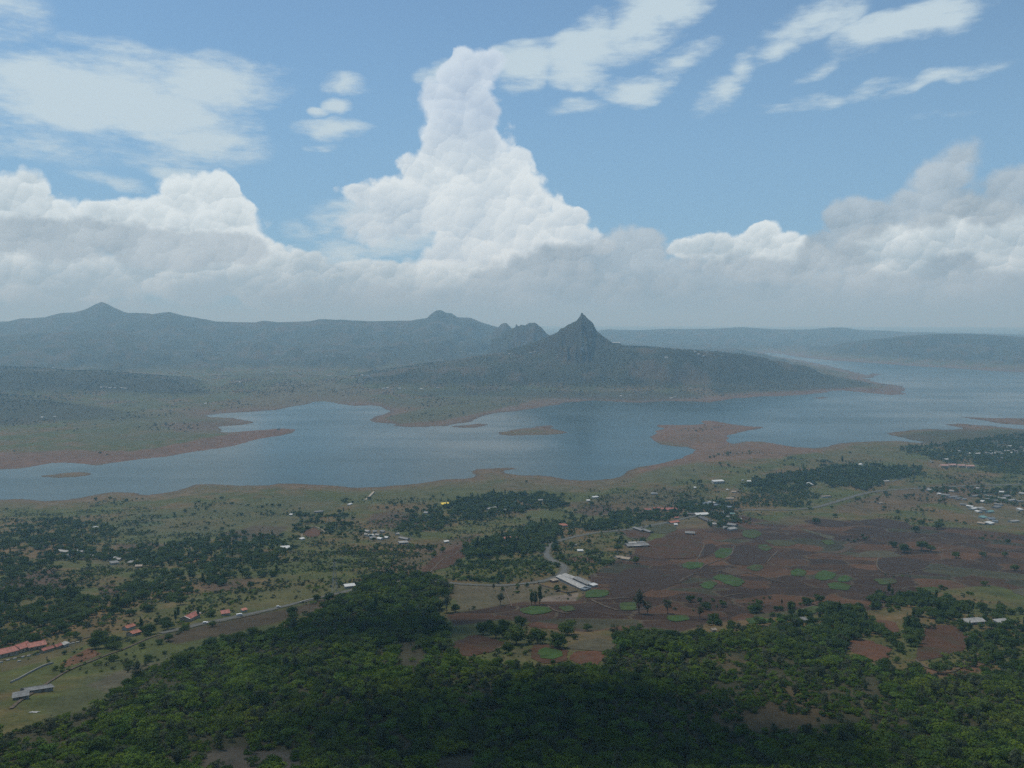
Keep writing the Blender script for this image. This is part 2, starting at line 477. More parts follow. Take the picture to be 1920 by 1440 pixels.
TWIN = [(920.0, 636.4, 7200), (934.8, 630.8, 7200), (949.7, 622.3, 7200), (959.0, 616.4, 7200), (965.7, 614.1, 7200), (967.5, 608.2, 7200), (968.6, 607.1, 7200), (970.9, 611.5, 7200), (974.2, 611.2, 7200), (976.4, 608.6, 7200), (985.0, 610.1, 7200), (988.7, 607.5, 7200), (991.3, 605.6, 7200), (1003.5, 604.9, 7200), (1006.1, 606.7, 7200), (1011.0, 611.2, 7200), (1014.7, 613.4, 7200), (1018.4, 617.9, 7200), (1025.8, 626.0, 7200), (1038.8, 632.7, 7200), (1068.5, 640.1, 7200)]
SMALL = [(923.7, 622.3, 8600), (934.8, 612.7, 8600), (939.3, 608.2, 8600), (944.1, 605.6, 8600), (949.7, 605.6, 8600), (952.7, 608.9, 8600), (955.3, 611.2, 8600), (959.0, 615.3, 8600), (968.3, 622.3, 8600), (986.8, 629.0, 8600)]
add_ridge([(-900, 590, 9500), (-500, 596, 9500), (-250, 588, 9500), (0, 601, 9500), (60, 595, 9500), (140, 583, 9500), (165, 574, 9500), (178, 569, 9500), (190, 566, 9500), (200, 568, 9500), (215, 575, 9500), (235, 582, 9500), (262, 586, 9500), (285, 588, 9500), (300, 584, 9500),
    (318, 581, 9500), (335, 586, 9500), (360, 594, 9500), (410, 603, 9500), (480, 604, 9600), (497, 600.5, 9600), (520, 604, 9600), (580, 602, 9700), (600, 598, 9700), (650, 599.5, 9700), (690, 602, 9700), (771, 601, 9800), (801, 595.6, 9800), (806, 590, 9800),
    (811, 586, 9800), (819, 580.7, 9800), (827, 580.7, 9800), (836, 585.5, 9800), (847, 587, 9800), (858, 595, 9800), (882, 595.6, 9800), (905, 604.8, 9800), (930, 612, 9800), (960, 625, 9800), (1000, 640, 9800), (1060, 655, 9800)], 3000,
    [(0, 1), (.05, .9), (.14, .70), (.24, .52), (.45, .34), (.7, .16), (1, 0)], 31, 62, .95, 4000)
add_ridge([(-900, 640, 7600), (-300, 632, 7600), (0, 628, 7600), (120, 622, 7600), (230, 618, 7700), (270, 632, 7700), (300, 655, 7700), (420, 664, 7700), (520, 650, 8000), (640, 645, 8100), (740, 650, 8100), (830, 655, 8000), (900, 664, 7900), (1000, 674, 7600)], 1700,
    [(0, 1), (.1, .9), (.25, .62), (.5, .34), (.75, .14), (1, 0)], 33, 40, .9, 2500)
add_ridge([(1000, 642, 13500), (1100, 622, 13500), (1140, 617, 13500), (1200, 619, 13500), (1260, 616, 13500), (1330, 616, 13500), (1400, 613, 13500), (1460, 617, 13500), (1500, 618, 13500), (1555, 613.5, 13500), (1580, 614, 13500), (1620, 618, 13500), (1700, 622, 13500), (1800, 624, 13500), (1920, 627, 13500),
    (2300, 620, 13500), (2900, 610, 13500)], 3000, [(0, 1), (.1, .85), (.3, .5), (.6, .2), (1, 0)], 41, 34, .8, 5000)
add_ridge([(1400, 668, 9000), (1480, 655, 9000), (1560, 645, 8900), (1620, 638, 8800), (1690, 630, 8700), (1760, 626, 8600), (1820, 626, 8600), (1870, 628, 8500), (1920, 632, 8500), (2200, 640, 8200), (2800, 630, 7800)], 1700,
    [(0, 1), (.12, .9), (.3, .62), (.55, .30), (.8, .1), (1, 0)], 43, 26, .8, 2500)
add_ridge([(-700, 660, 4700), (-200, 676, 4700), (0, 690, 4700), (100, 695, 4700), (170, 698, 4700), (220, 702, 4700), (300, 710, 4700), (380, 726, 4700), (440, 745, 4700), (480, 760, 4700)], 760,
    [(0, 1), (.15, .93), (.4, .6), (.7, .2), (1, 0)], 51, 14, .5, 1500)
add_ridge([(-700, 720, 3800), (-200, 735, 3800), (0, 745, 3800), (80, 752, 3800), (160, 762, 3800), (240, 776, 3800), (300, 790, 3800), (350, 805, 3800)], 520,
    [(0, 1), (.2, .9), (.5, .5), (.8, .15), (1, 0)], 53, 9, .5, 700)
C_TUNG, C_TWIN, C_SMALL = crest(TUNG), crest(TWIN), crest(SMALL)

BASE_Y = [-40000, -3000, -300, -30, 20, 60, 100, 200, 350, 484, 653, 934, 1180, 1432, 1700, 1950, 2400, 3200, 40000]
BASE_H = [330, 330, 395, 408, 404, 375, 340, 285, 225, 195, 160, 112, 75, 44, 19, 11, 8, 10, 40]


def hfun(x, y):
    x = np.asarray(x, float); y = np.asarray(y, float)
    h = np.interp(y, BASE_Y, BASE_H)
    near = np.clip(1 - (y - 1500) / 900, 0, 1) * np.clip((y - 20) / 250, 0.12, 1)
    roll = fbm(x, y, 420, 3, 2) * 9.0 + fbm(x, y, 95, 3, 3) * 3.0 * np.clip(1.6 - y / 900, .25, 1)
    rs = x / np.maximum(y, 60)
    h = h + near * roll
    far = np.clip((y - 3000) / 1500, 0, 1)
    h = h + far * np.clip(22 + fbm(x, y, 900, 5, 7) * 60, 0, 110) * np.clip((y - 3000) / 3000, 0, 1)
    u = x / np.maximum(y, 50)
    ok = y > 1500
    for (cu, cY, cZ), wd, prof, seed, rough, flute, back in RIDGES:
        Yc = np.interp(u, cu, cY); Zc = np.interp(u, cu, cZ)
        fl = 1 + flute * fbm(u * 9000, y * .35, 420, 4, seed)
        dy = Yc - y
        t = np.where(dy > 0, dy / (wd * fl), -dy / back)
        z = Zc * np.interp(t, prof[:, 0], prof[:, 1])
        er = (1 - np.abs(fbm(x, y * .6, 420, 6, seed + 3, .55)) * 2.6) * rough
        z = z + er * np.clip(t * 5, 0, 1) * np.clip((1 - t) * 3, 0, 1)
        z = np.where(ok, z, -50)
        h = np.maximum(h, z)
    for (cu, cY, cZ), sl in ((C_TUNG, .80), (C_TWIN, .55), (C_SMALL, .5)):
        Zc = np.interp(u, cu, cZ, left=-500, right=-500)
        dy = np.maximum(np.abs(y - cY[0]) - 26, 0)
        z = Zc - dy * sl * (1 + .7 * fbm(x, y * .4, 70, 3, 78)) - 16 * np.abs(fbm(x, y, 55, 4, 77)) * np.clip(dy / 25, 0, 1)
        z = z + 7 * np.sin(z / 9.0) * np.clip(dy / 20, 0, 1)
        h = np.maximum(h, np.where(ok, z, -50))
    d = shore_dist(x, y)
    k = 0.055 + 0.05 * np.clip(fbm(x, y, 300, 2, 15), -.6, 1)
    far2 = np.clip((y - 2900) / 800, 0, 1)
    bank = 0.12 + np.clip(d, 0, 1e9) * (k + far2 * 0.06 * np.clip((d - 60) / 250, 0, 1)) + np.clip(d - 380, 0, 1e9) * 0.5
    land = np.minimum(h, bank) + np.clip(d / 60, 0, 1) * np.where(y > 1600, 0.5 * fbm(x, y, 30, 2, 19), 0)
    return np.where(d > 0, np.maximum(land, 0.10), np.maximum(d * 0.10, -8.0)), d


# =================================================================== terrain sheet (one polar sheet to the horizon)
def tcols():
    f = lambda p: math.atan((p - 960) / FPX)
    a = np.concatenate([np.arange(-60, 930, 2.7), np.arange(930, 1170, 1.5), np.arange(1170, 1985, 2.7)])
    fine = np.arctan((a - 960) / FPX)
    e = fine[-1]
    out = e + np.cumsum(np.linspace(0.004, 0.05, 40)); out = out[out < math.pi - .05]
    rest = np.arange(out[-1] + .06, math.pi - .02, .06)
    pos = np.concatenate([out, rest])
    return np.concatenate([-pos[::-1], fine, pos])


def trows():
    r = [6.0]
    while r[-1] < 240: r.append(r[-1] * 1.10)
    while r[-1] < 5600:
        q = r[-1]; hh = np.interp(q, BASE_Y, BASE_H)
        r.append(q + max(1.1, q * q / ((CAM_H - hh) * FPX) * 1.12))
    while r[-1] < 10200: r.append(r[-1] + 48)
    while r[-1] < 46000: r.append(r[-1] * 1.018 + 40)
    return np.array(r)


TC, TR = tcols(), trows()
GA, GR = np.meshgrid(TC, TR)
GX, GY = GR * np.sin(GA), GR * np.cos(GA)
_h, _d = hfun(GX.ravel(), GY.ravel())
GH, GD = _h.reshape(GX.shape), _d.reshape(GX.shape)


def ground(x, y):
    """height of the built sheet under a point"""
    x = np.asarray(x, float); y = np.asarray(y, float)
    a = np.arctan2(x, y); r = np.hypot(x, y)
    fi = np.clip(np.interp(a, TC, np.arange(len(TC))), 0, len(TC) - 1.001)
    fj = np.clip(np.interp(r, TR, np.arange(len(TR))), 0, len(TR) - 1.001)
    i = fi.astype(int); j = fj.astype(int); s = fi - i; t = fj - j
    return (GH[j, i] * (1 - s) * (1 - t) + GH[j, i + 1] * s * (1 - t) + GH[j + 1, i] * (1 - s) * t + GH[j + 1, i + 1] * s * t)


def ground_d(x, y):
    """height and distance from the shore, read off the built sheet"""
    a = np.arctan2(x, y); r = np.hypot(x, y)
    i = np.clip(np.rint(np.interp(a, TC, np.arange(len(TC)))), 0, len(TC) - 1).astype(int); j = np.clip(np.rint(np.interp(r, TR, np.arange(len(TR)))), 0, len(TR) - 1).astype(int)
    return ground(x, y), GD[j, i]


_T = np.concatenate([np.geomspace(150, 2600, 900), np.geomspace(2620, 20000, 500)])


def cast(px, py):
    """first point of the ground along the sight line through a photograph pixel"""
    d = np.atleast_2d(ray(px, py))
    out = []
    for q in d:
        q = q / math.hypot(q[0], q[1])
        z = CAM_H + q[2] * _T
        g = ground(q[0] * _T, q[1] * _T)
        k = np.argmax(z < g)
        if z[k] >= g[k]: k = len(_T) - 1
        k = max(k, 1)
        a, b = z[k - 1] - g[k - 1], z[k] - g[k]
        t = _T[k - 1] + (_T[k] - _T[k - 1]) * np.clip(a / (a - b + 1e-9), 0, 1)
        out.append((q[0] * t, q[1] * t, float(ground(q[0] * t, q[1] * t))))
    return np.array(out)


def to_px(x, y, z):
    c, s = math.cos(PITCH), math.sin(PITCH)
    zz = z - CAM_H
    f = y * c - zz * s; u = y * s + zz * c
    f = np.where(f > 1, f, 1)
    return 960 + FPX * x / f, 720 - FPX * u / f


# ---- soil and plant cover: ground colour by place, with some light and shade put in
grass = np.array([.054, .064, .015]); dry = np.array([.092, .060, .026])
X, Y_, Hh, Dd = GX.ravel(), GY.ravel(), GH.ravel(), GD.ravel()
PX, PY = to_px(X, Y_, Hh)
front = Y_ > 60
n1 = fbm(X, Y_, 160, 5, 101, .6)[:, None]; n2 = fbm(X, Y_, 38, 4, 103, .6)[:, None]; n3 = fbm(X, Y_, 700, 4, 105)[:, None]
colr = grass + (dry - grass) * sstep(n1 + .4 * n2, -.25, .45)
colr = colr * (1 + .38 * n2 + .15 * n1)


GAIN = np.array([.78, .72, .60])


def over(m, c):
    global colr
    m = np.asarray(m).reshape(-1, 1)
    colr = colr * (1 - m) + np.asarray(c) * GAIN * (1 + .26 * n2 + .16 * n1) * m


# wooded hills beyond the lake, colours darkened for the cloud shade over them
hill = sstep(Y_, 2900, 3400) * sstep(Hh, 22, 60)
n4 = fbm(X, Y_, 240, 6, 107, .65)
over(hill * .92, (.028, .036, .022))
over(hill * sstep(n4 + .5 * n3[:, 0], .0, .3) * .8, (.086, .068, .048))
over(hill * sstep(n3[:, 0] - n4, .12, .5) * .6, (.044, .054, .029))
over(hill * sstep(-n4 - .3 * n3[:, 0], .12, .4) * .9, (.018, .026, .017))  # darker woods patches in place of cloud shadows on the slopes
plain = sstep(Y_, 2900, 3300) * (1 - hill)
over(plain * sstep(n4, -.05, .25) * .8, (.066, .082, .040))
over(plain * sstep(-n4, .0, .25) * .8, (.125, .090, .062))
over(plain * sstep(fbm(X, Y_, 150, 5, 109, .65), .12, .32) * .8, (.034, .044, .026))
dhx = np.gradient(GH, axis=0) / np.maximum(np.gradient(GR, axis=0), 1)
steep = sstep(np.abs(dhx).ravel(), .42, .75) * sstep(Y_, 4600, 5000)
over(steep * .7, (.050, .048, .044))
far_w = sstep(Y_, 2800, 3300)
# shore: bare red-brown mud left by the falling water
bw = (44 + 46 * n1[:, 0] + 20 * n2[:, 0]) * (1 + 2.2 * far_w)
over(sstep(Dd, bw * 3.2, bw * 1.0) * .6 * sstep(Y_, 1500, 1700), (.125, .100, .066))
over(sstep(Dd, bw * 1.4, bw * .5) * (.42 + .43 * far_w) * sstep(Y_, 1500, 1700), (.140, .092, .068))
over(sstep(Dd, bw * .26, bw * .06) * .6 * sstep(Y_, 1500, 1700), (.070, .050, .042))

ZONES = [
    ((.028, .034, .023), 9, .9, [(-300, 690), (0, 694), (120, 700), (220, 702), (300, 710), (360, 722), (400, 738), (330, 740), (240, 735), (120, 728), (0, 735), (-300, 735)]),  # dark woods; the shadow on this slope is put into the colour too
    ((.030, .036, .024), 12, .85, [(-300, 745), (0, 745), (100, 750), (200, 765), (300, 785), (180, 788), (80, 790), (0, 800), (-300, 800)]),
    ((.030, .040, .024), 8, .7, [(740, 735), (900, 728), (1100, 735), (1290, 735), (1320, 745), (1200, 752), (1090, 748), (960, 745), (800, 742)]),
    ((.028, .036, .023), 8, .8, [(1380, 690), (1480, 695), (1580, 708), (1640, 722), (1560, 732), (1400, 735), (1340, 740), (1330, 715)]),
    ((.125, .095, .066), 5, .6, [(1195, 985), (1210, 950), (1270, 945), (1340, 938), (1395, 950), (1400, 985), (1340, 1000), (1260, 990)]),
    ((.125, .100, .072), 5, .55, [(1735, 915), (1800, 915), (1925, 915), (1960, 985), (1850, 985), (1800, 955), (1770, 932)]),
    ((.130, .100, .070), 4, .6, [(675, 1005), (690, 992), (730, 995), (775, 1010), (760, 1024), (700, 1018)]),
    ((.110, .090, .060), 5, .5, [(105, 1040), (140, 1030), (270, 1052), (262, 1068), (200, 1062)]),
    ((.120, .088, .060), 4, .55, [(1168, 1030), (1175, 1012), (1222, 1012), (1230, 1030), (1190, 1056), (1148, 1050)]),
    ((.115, .090, .064), 4, .55, [(1028, 1092), (1060, 1078), (1122, 1098), (1120, 1112), (1090, 1114)]),
    ((.110, .085, .055), 5, .5, [(0, 1246), (60, 1232), (140, 1204), (170, 1205), (120, 1228), (0, 1262)]),
    ((.150, .115, .080), 4, .7, [(1358, 940), (1372, 918), (1392, 916), (1386, 940), (1372, 950)]),
    # (colour, edge softness in px, strength, outline in photograph pixels)
    ((.105, .095, .062), 16, .8, [(430, 765), (470, 735), (560, 712), (660, 722), (700, 740), (650, 756), (520, 764)]),
    ((.072, .084, .046), 20, .5, [(140, 795), (230, 772), (340, 772), (420, 786), (470, 800), (380, 818), (250, 834), (150, 832)]),
    ((.140, .080, .060), 7, .9, [(-200, 895), (-200, 862), (0, 850), (120, 843), (240, 846), (300, 838), (420, 815), (500, 802), (562, 804), (520, 820), (400, 845), (250, 866), (100, 872)]),
    ((.110, .076, .056), 8, .8, [(300, 795), (400, 789), (470, 794), (420, 806), (330, 808)]),
    ((.075, .088, .048), 6, .8, [(720, 783), (800, 764), (900, 756), (990, 752), (930, 768), (830, 788), (750, 794)]),
    ((.068, .078, .046), 10, .7, [(690, 748), (880, 745), (1000, 748), (900, 757), (740, 765)]),
    ((.150, .092, .070), 7, .85, [(1222, 800), (1320, 788), (1430, 799), (1370, 815), (1372, 832), (1450, 830), (1545, 846), (1460, 858), (1360, 862), (1290, 872), (1190, 888), (1230, 868), (1300, 850), (1300, 838), (1222, 826)]),
    ((.130, .080, .060), 5, .8, [(1320, 758), (1340, 746), (1420, 738), (1540, 730), (1600, 728), (1700, 728), (1705, 742), (1600, 738), (1480, 745), (1380, 752)]),
    ((.085, .098, .050), 10, .75, [(1190, 895), (1240, 876), (1310, 866), (1340, 880), (1260, 905), (1200, 905)]),
    ((.092, .096, .052), 10, .6, [(1490, 862), (1600, 838), (1690, 838), (1700, 862), (1600, 876), (1520, 874)]),
    ((.045, .050, .034), 8, .7, [(1670, 818), (1760, 806), (1930, 806), (2100, 815), (2100, 860), (1880, 852), (1760, 838)]),
    ((.076, .088, .046), 14, .65, [(200, 1000), (260, 962), (420, 945), (560, 925), (640, 945), (560, 985), (430, 1000), (300, 1012)]),
    ((.052, .088, .044), 3, .7, [(288, 968), (320, 964), (326, 971), (296, 974)]),
    ((.052, .088, .044), 3, .6, [(250, 980), (300, 977), (310, 984), (262, 987)]),
    ((.078, .095, .044), 12, .6, [(640, 925), (760, 915), (900, 906), (960, 912), (880, 930), (760, 945), (660, 945)]),
    # brown farmland
    ((.064, .046, .038), 6, .95, [(1105, 1080), (1150, 1052), (1215, 1030), (1262, 992), (1330, 990), (1392, 966), (1480, 985), (1600, 975), (1720, 986), (1810, 990), (1930, 1004), (2100, 1015), (2100, 1125),
        (1925, 1112), (1860, 1098), (1760, 1104), (1650, 1142), (1560, 1152), (1440, 1158), (1330, 1168), (1250, 1194), (1150, 1180), (1090, 1184), (1000, 1168), (940, 1162), (850, 1174), (838, 1152), (980, 1128), (1080, 1126), (1110, 1105)]),
    ((.082, .060, .046), 10, .7, [(1480, 1040), (1600, 1035), (1720, 1050), (1900, 1060), (1900, 1095), (1760, 1095), (1620, 1110), (1500, 1100), (1440, 1070)]),
    ((.066, .068, .052), 12, .7, [(1770, 1068), (1860, 1055), (1930, 1062), (1930, 1092), (1860, 1098), (1790, 1092)]),
    ((.110, .074, .048), 10, .75, [(1560, 950), (1640, 928), (1720, 912), (1820, 900), (1860, 912), (1820, 935), (1740, 945), (1650, 962), (1570, 962)]),
    ((.098, .072, .050), 12, .6, [(1420, 990), (1480, 965), (1560, 968), (1540, 990), (1470, 1005)]),
    ((.090, .072, .052), 14, .55, [(1130, 930), (1250, 912), (1330, 930), (1290, 950), (1180, 965), (1080, 965), (1060, 945)]),
    ((.112, .094, .068), 10, .5, [(900, 905), (1010, 896), (1110, 905), (1180, 890), (1180, 912), (1080, 925), (960, 918)]),
    ((.092, .086, .062), 6, .85, [(812, 1092), (900, 1100), (1010, 1097), (1082, 1125), (980, 1128), (862, 1148), (848, 1112)]),
    ((.180, .155, .150), 3, .85, [(1016, 1120), (1050, 1116), (1084, 1112), (1080, 1128), (1012, 1129)]),
    ((.088, .050, .040), 5, .85, [(786, 1068), (815, 1042), (858, 1016), (892, 1004), (872, 1036), (846, 1058), (810, 1074)]),
    ((.095, .066, .050), 8, .6, [(700, 1078), (760, 1040), (830, 1012), (900, 1000), (870, 1018), (810, 1048), (770, 1078)]),
    ((.072, .050, .042), 6, .7, [(688, 982), (700, 962), (740, 958), (792, 966), (800, 978), (752, 990)]),
    ((.072, .050, .042), 6, .7, [(1082, 958), (1110, 948), (1148, 946), (1145, 962), (1096, 970)]),
    ((.105, .056, .042), 4, .85, [(1056, 1046), (1090, 1042), (1124, 1050), (1118, 1056), (1070, 1056)]),
    ((.058, .042, .030), 9, .9, [(280, 1196), (420, 1164), (560, 1134), (650, 1110), (690, 1112), (640, 1132), (540, 1160), (430, 1190), (330, 1208)]),
    ((.135, .066, .046), 3, .9, [(112, 1246), (140, 1228), (166, 1215), (192, 1226), (160, 1240), (120, 1252)]),
    ((.070, .044, .040), 6, .8, [(-60, 1110), (0, 1096), (50, 1075), (100, 1062), (130, 1110), (78, 1114), (0, 1118)]),
    ((.075, .046, .040), 4, .8, [(182, 1100), (214, 1094), (226, 1112), (192, 1118)]),
    ((.080, .054, .044), 6, .7, [(378, 1102), (440, 1086), (475, 1084), (466, 1098), (410, 1112)]),
    ((.070, .050, .042), 6, .7, [(410, 1002), (480, 986), (540, 988), (520, 1010), (430, 1016)]),
    ((.068, .046, .042), 5, .7, [(215, 1022), (280, 1016), (310, 1024), (250, 1032)]),
    ((.092, .096, .040), 8, .7, [(330, 1152), (450, 1110), (560, 1094), (640, 1082), (655, 1100), (560, 1126), (420, 1154)]),  # sunlit slope tops put in as a lighter yellow-green
    ((.070, .082, .046), 14, .6, [(80, 1330), (160, 1270), (280, 1240), (380, 1205), (420, 1200), (300, 1265), (180, 1330), (100, 1372)]),
    ((.100, .086, .080), 8, .55, [(160, 1285), (260, 1245), (330, 1240), (250, 1275), (200, 1300)]),
    ((.125, .068, .044), 4, .85, [(1700, 1246), (1760, 1258), (1800, 1250), (1810, 1236), (1852, 1222), (1880, 1230), (1860, 1248), (1826, 1264), (1783, 1272), (1740, 1264)]),
    ((.120, .092, .060), 4, .7, [(1060, 1196), (1100, 1188), (1150, 1192), (1140, 1212), (1070, 1222)]),
    ((.105, .098, .058), 4, .6, [(936, 1232), (975, 1212), (996, 1220), (990, 1240), (950, 1244)]),
    ((.094, .078, .074), 8, .8, [(752, 1205), (776, 1196), (796, 1226), (780, 1256), (756, 1246)]),
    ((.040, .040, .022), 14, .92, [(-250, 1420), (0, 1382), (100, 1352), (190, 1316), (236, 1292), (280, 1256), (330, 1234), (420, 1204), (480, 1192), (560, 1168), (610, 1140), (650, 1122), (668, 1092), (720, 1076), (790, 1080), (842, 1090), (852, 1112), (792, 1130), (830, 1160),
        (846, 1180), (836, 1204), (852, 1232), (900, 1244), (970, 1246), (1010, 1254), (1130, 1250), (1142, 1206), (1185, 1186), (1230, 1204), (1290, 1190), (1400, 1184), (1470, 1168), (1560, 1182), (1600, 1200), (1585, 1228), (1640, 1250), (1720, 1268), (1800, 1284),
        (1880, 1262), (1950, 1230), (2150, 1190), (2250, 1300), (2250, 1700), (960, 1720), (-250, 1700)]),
    ((.088, .080, .074), 10, .8, [(380, 1412), (440, 1400), (540, 1408), (570, 1440), (560, 1475), (380, 1470)]),
    ((.088, .066, .036), 16, .85, [(1270, 1345), (1330, 1325), (1420, 1335), (1460, 1290), (1530, 1300), (1560, 1345), (1500, 1370), (1380, 1372), (1290, 1365)]),
    ((.084, .068, .036), 12, .75, [(1280, 1250), (1360, 1225), (1420, 1240), (1380, 1262), (1310, 1270)]),
]
FARM_ZONE = next(i for i, z in enumerate(ZONES) if z[3][0] == (1105, 1080))
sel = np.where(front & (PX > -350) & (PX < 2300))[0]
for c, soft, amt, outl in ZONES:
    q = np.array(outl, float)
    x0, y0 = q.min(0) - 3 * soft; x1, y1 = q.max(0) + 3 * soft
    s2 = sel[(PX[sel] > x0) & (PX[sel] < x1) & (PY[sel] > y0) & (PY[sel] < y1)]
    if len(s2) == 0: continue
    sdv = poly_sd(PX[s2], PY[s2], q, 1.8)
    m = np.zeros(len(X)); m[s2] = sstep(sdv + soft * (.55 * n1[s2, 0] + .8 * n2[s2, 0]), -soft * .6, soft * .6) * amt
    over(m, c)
# patchwork of small strips in the brown farmland: each strip its own soil, pale grass bund between strips
fm = np.zeros(len(X)); q = np.array(ZONES[FARM_ZONE][3], float)
s2 = sel[(PX[sel] > 800) & (PX[sel] < 2150) & (PY[sel] > 950) & (PY[sel] < 1215)]
fm[s2] = sstep(poly_sd(PX[s2], PY[s2], q, 1.8), -2, 5)
xs, ys = X[s2], Y_[s2]
wxs = xs + 22 * fbm(xs, ys, 120, 3, 201); wys = ys + 22 * fbm(xs, ys, 120, 3, 203)
cx_, cy_ = wxs / 58.0, wys / 46.0
ix, iy = np.floor(cx_), np.floor(cy_)
b1 = np.full(len(xs), 9.0); b2 = np.full(len(xs), 9.0); cid = np.zeros(len(xs), np.int64)
for dx in (-1, 0, 1):
    for dy in (-1, 0, 1):
        jx, jy = (ix + dx).astype(np.int64), (iy + dy).astype(np.int64)
        hx, hy = _hash(jx, jy, 11) / 4294967296.0, _hash(jx, jy, 12) / 4294967296.0
        dd_ = np.abs(cx_ - jx - .15 - .7 * hx) + np.abs(cy_ - jy - .15 - .7 * hy)
        nearer = dd_ < b1
        b2 = np.where(nearer, b1, np.minimum(b2, dd_)); cid = np.where(nearer, _hash(jx, jy, 13), cid); b1 = np.where(nearer, dd_, b1)
tone = (cid % 997) / 997.0; hue = (cid // 997 % 991) / 991.0
soil = np.array([.054, .0255, .0115]) * (.50 + 1.0 * tone)[:, None]
soil = np.where((hue > .80)[:, None], np.array([.034, .033, .016]) * (.7 + .6 * tone)[:, None], soil)
soil = np.where((hue < .27)[:, None], np.array([.032, .0175, .0105]) * (.8 + .4 * tone)[:, None], soil)
soil = soil * (1 + .30 * n2[s2] + .15 * n1[s2])
bund = sstep(b2 - b1, .075, .03) * sstep(fbm(xs, ys, 50, 2, 205), -.35, .1)
soil = soil + (np.array([.072, .056, .034]) - soil) * (bund * .95)[:, None]
colr[s2] = colr[s2] * (1 - fm[s2, None] * .92) + soil * fm[s2, None] * .92
colr = np.clip(colr, .008, .5)

NR, NC = GX.shape
idx = np.arange(NR * NC).reshape(NR, NC)
quads = np.stack([idx[:-1, :-1], idx[:-1, 1:], idx[1:, 1:], idx[1:, :-1]], -1).reshape(-1, 4)
verts = np.stack([X, Y_, Hh], 1)
# close the small hole under the camera and the seam behind it
hole = len(verts)
verts = np.vstack([verts, [[0, 0, float(GH[0].mean())]]])
tri = [[hole, int(idx[0, i + 1]), int(idx[0, i])] for i in range(NC - 1)] + [[hole, int(idx[0, 0]), int(idx[0, -1])]]
seam = np.stack([idx[:-1, -1], idx[:-1, 0], idx[1:, 0], idx[1:, -1]], -1)
quads = np.vstack([quads, seam])


# =================================================================== materials
def mat(name):
    m = bpy.data.materials.new(name); m.use_nodes = True
    t = m.node_tree
    b = next(n for n in t.nodes if n.type == 'BSDF_PRINCIPLED')
    b.inputs['Roughness'].default_value = 0.9
    b.inputs['Specular IOR Level'].default_value = 0.15
    return m, NT(t), b


def noisy_mat(name, c, var=.25, scale=.6, rough=.9, spec=.15, bump=0.0, detail=4.0):
    m, t, b = mat(name)
    g = t.n('ShaderNodeNewGeometry')
    f = t.noise(g.outputs['Position'], scale, detail, .6)
    lo = tuple(v * (1 - var) for v in c) + (1,); hi = tuple(v * (1 + var) for v in c) + (1,)
    t.put(b, 'Base Color', t.mix(t.ramp(f, .3, .7), lo, hi))
    b.inputs['Roughness'].default_value = rough; b.inputs['Specular IOR Level'].default_value = spec
    if bump:
        bn = t.n('ShaderNodeBump'); t.put(bn, 'Height', f); bn.inputs['Strength'].default_value = bump
        bn.inputs['Distance'].default_value = 1.0
        t.put(b, 'Normal', bn.outputs[0])
    return m


M = {}
m, t, b = mat('ground'); M['ground'] = m
at = t.n('ShaderNodeAttribute', attribute_name='cover')
g = t.n('ShaderNodeNewGeometry'); pos = g.outputs['Position']
fine = t.noise(pos, .35, 6.0, .65)
mid = t.noise(pos, .045, 5.0, .6)
spk = t.noise(pos, .13, 5.0, .65)
f = t.m('MULTIPLY', t.ramp(fine, .25, .75, .62, 1.38, False), t.ramp(mid, .3, .7, .78, 1.22, False))
c = t.vm('SCALE', at.outputs['Color'], scale=f)
tuft = t.ramp(spk, .56, .66)
c = t.mix(t.m('MULTIPLY', tuft, .75), c, t.vm('MULTIPLY', c, (.55, .70, .55)))
t.put(b, 'Base Color', c)
bn = t.n('ShaderNodeBump'); bn.inputs['Distance'].default_value = 1.5; bn.inputs['Strength'].default_value = .6
t.put(bn, 'Height', fine); t.put(b, 'Normal', bn.outputs[0])

ground_me = mesh_from('ground', verts, quads, M['ground'], smooth=True)
ca = ground_me.color_attributes.new('cover', 'FLOAT_COLOR', 'POINT')
buf = np.ones((len(verts), 4), np.float32); buf[:-1, :3] = colr; buf[-1, :3] = grass
ca.data.foreach_set('color', buf.ravel())
cap = bmesh.new(); cap.from_mesh(ground_me); cap.verts.ensure_lookup_table()
for tr_ in tri:
    try: cap.faces.new([cap.verts[i] for i in tr_])
    except ValueError: pass
cap.to_mesh(ground_me); cap.free()
ground_ob = link(bpy.data.objects.new('ground', ground_me)); tag(ground_ob, kind='structure')

# ---- lake water
m, t, b = mat('lake_water'); M['water'] = m
g = t.n('ShaderNodeNewGeometry'); pos = g.outputs['Position']
mp = t.n('ShaderNodeMapping'); t.put(mp, 0, pos); mp.inputs[3].default_value = (.5, 1, 1)
wv = t.noise(mp.outputs[0], .06, 5.0, .65)
patch = t.noise(pos, .0016, 4.0, .55)
b.inputs['Base Color'].default_value = (.030, .062, .080, 1)
t.put(b, 'Base Color', t.mix(t.ramp(patch, .35, .65), (.022, .048, .056, 1), (.036, .062, .068, 1)))
b.inputs['IOR'].default_value = 1.33; b.inputs['Specular IOR Level'].default_value = .22
mp2 = t.n('ShaderNodeMapping'); t.put(mp2, 0, pos); mp2.inputs[3].default_value = (.12, 1, 1); mp2.inputs[2].default_value = (0, 0, .12)
streak = t.noise(mp2.outputs[0], .0055, 5.0, .6)
t.put(b, 'Roughness', t.m('MULTIPLY_ADD', t.ramp(streak, .40, .66), .06, t.ramp(patch, .35, .65, .16, .26)))
bn = t.n('ShaderNodeBump'); bn.inputs['Distance'].default_value = 1.0; bn.inputs['Strength'].default_value = .22
t.put(bn, 'Height', wv); t.put(b, 'Normal', bn.outputs[0])
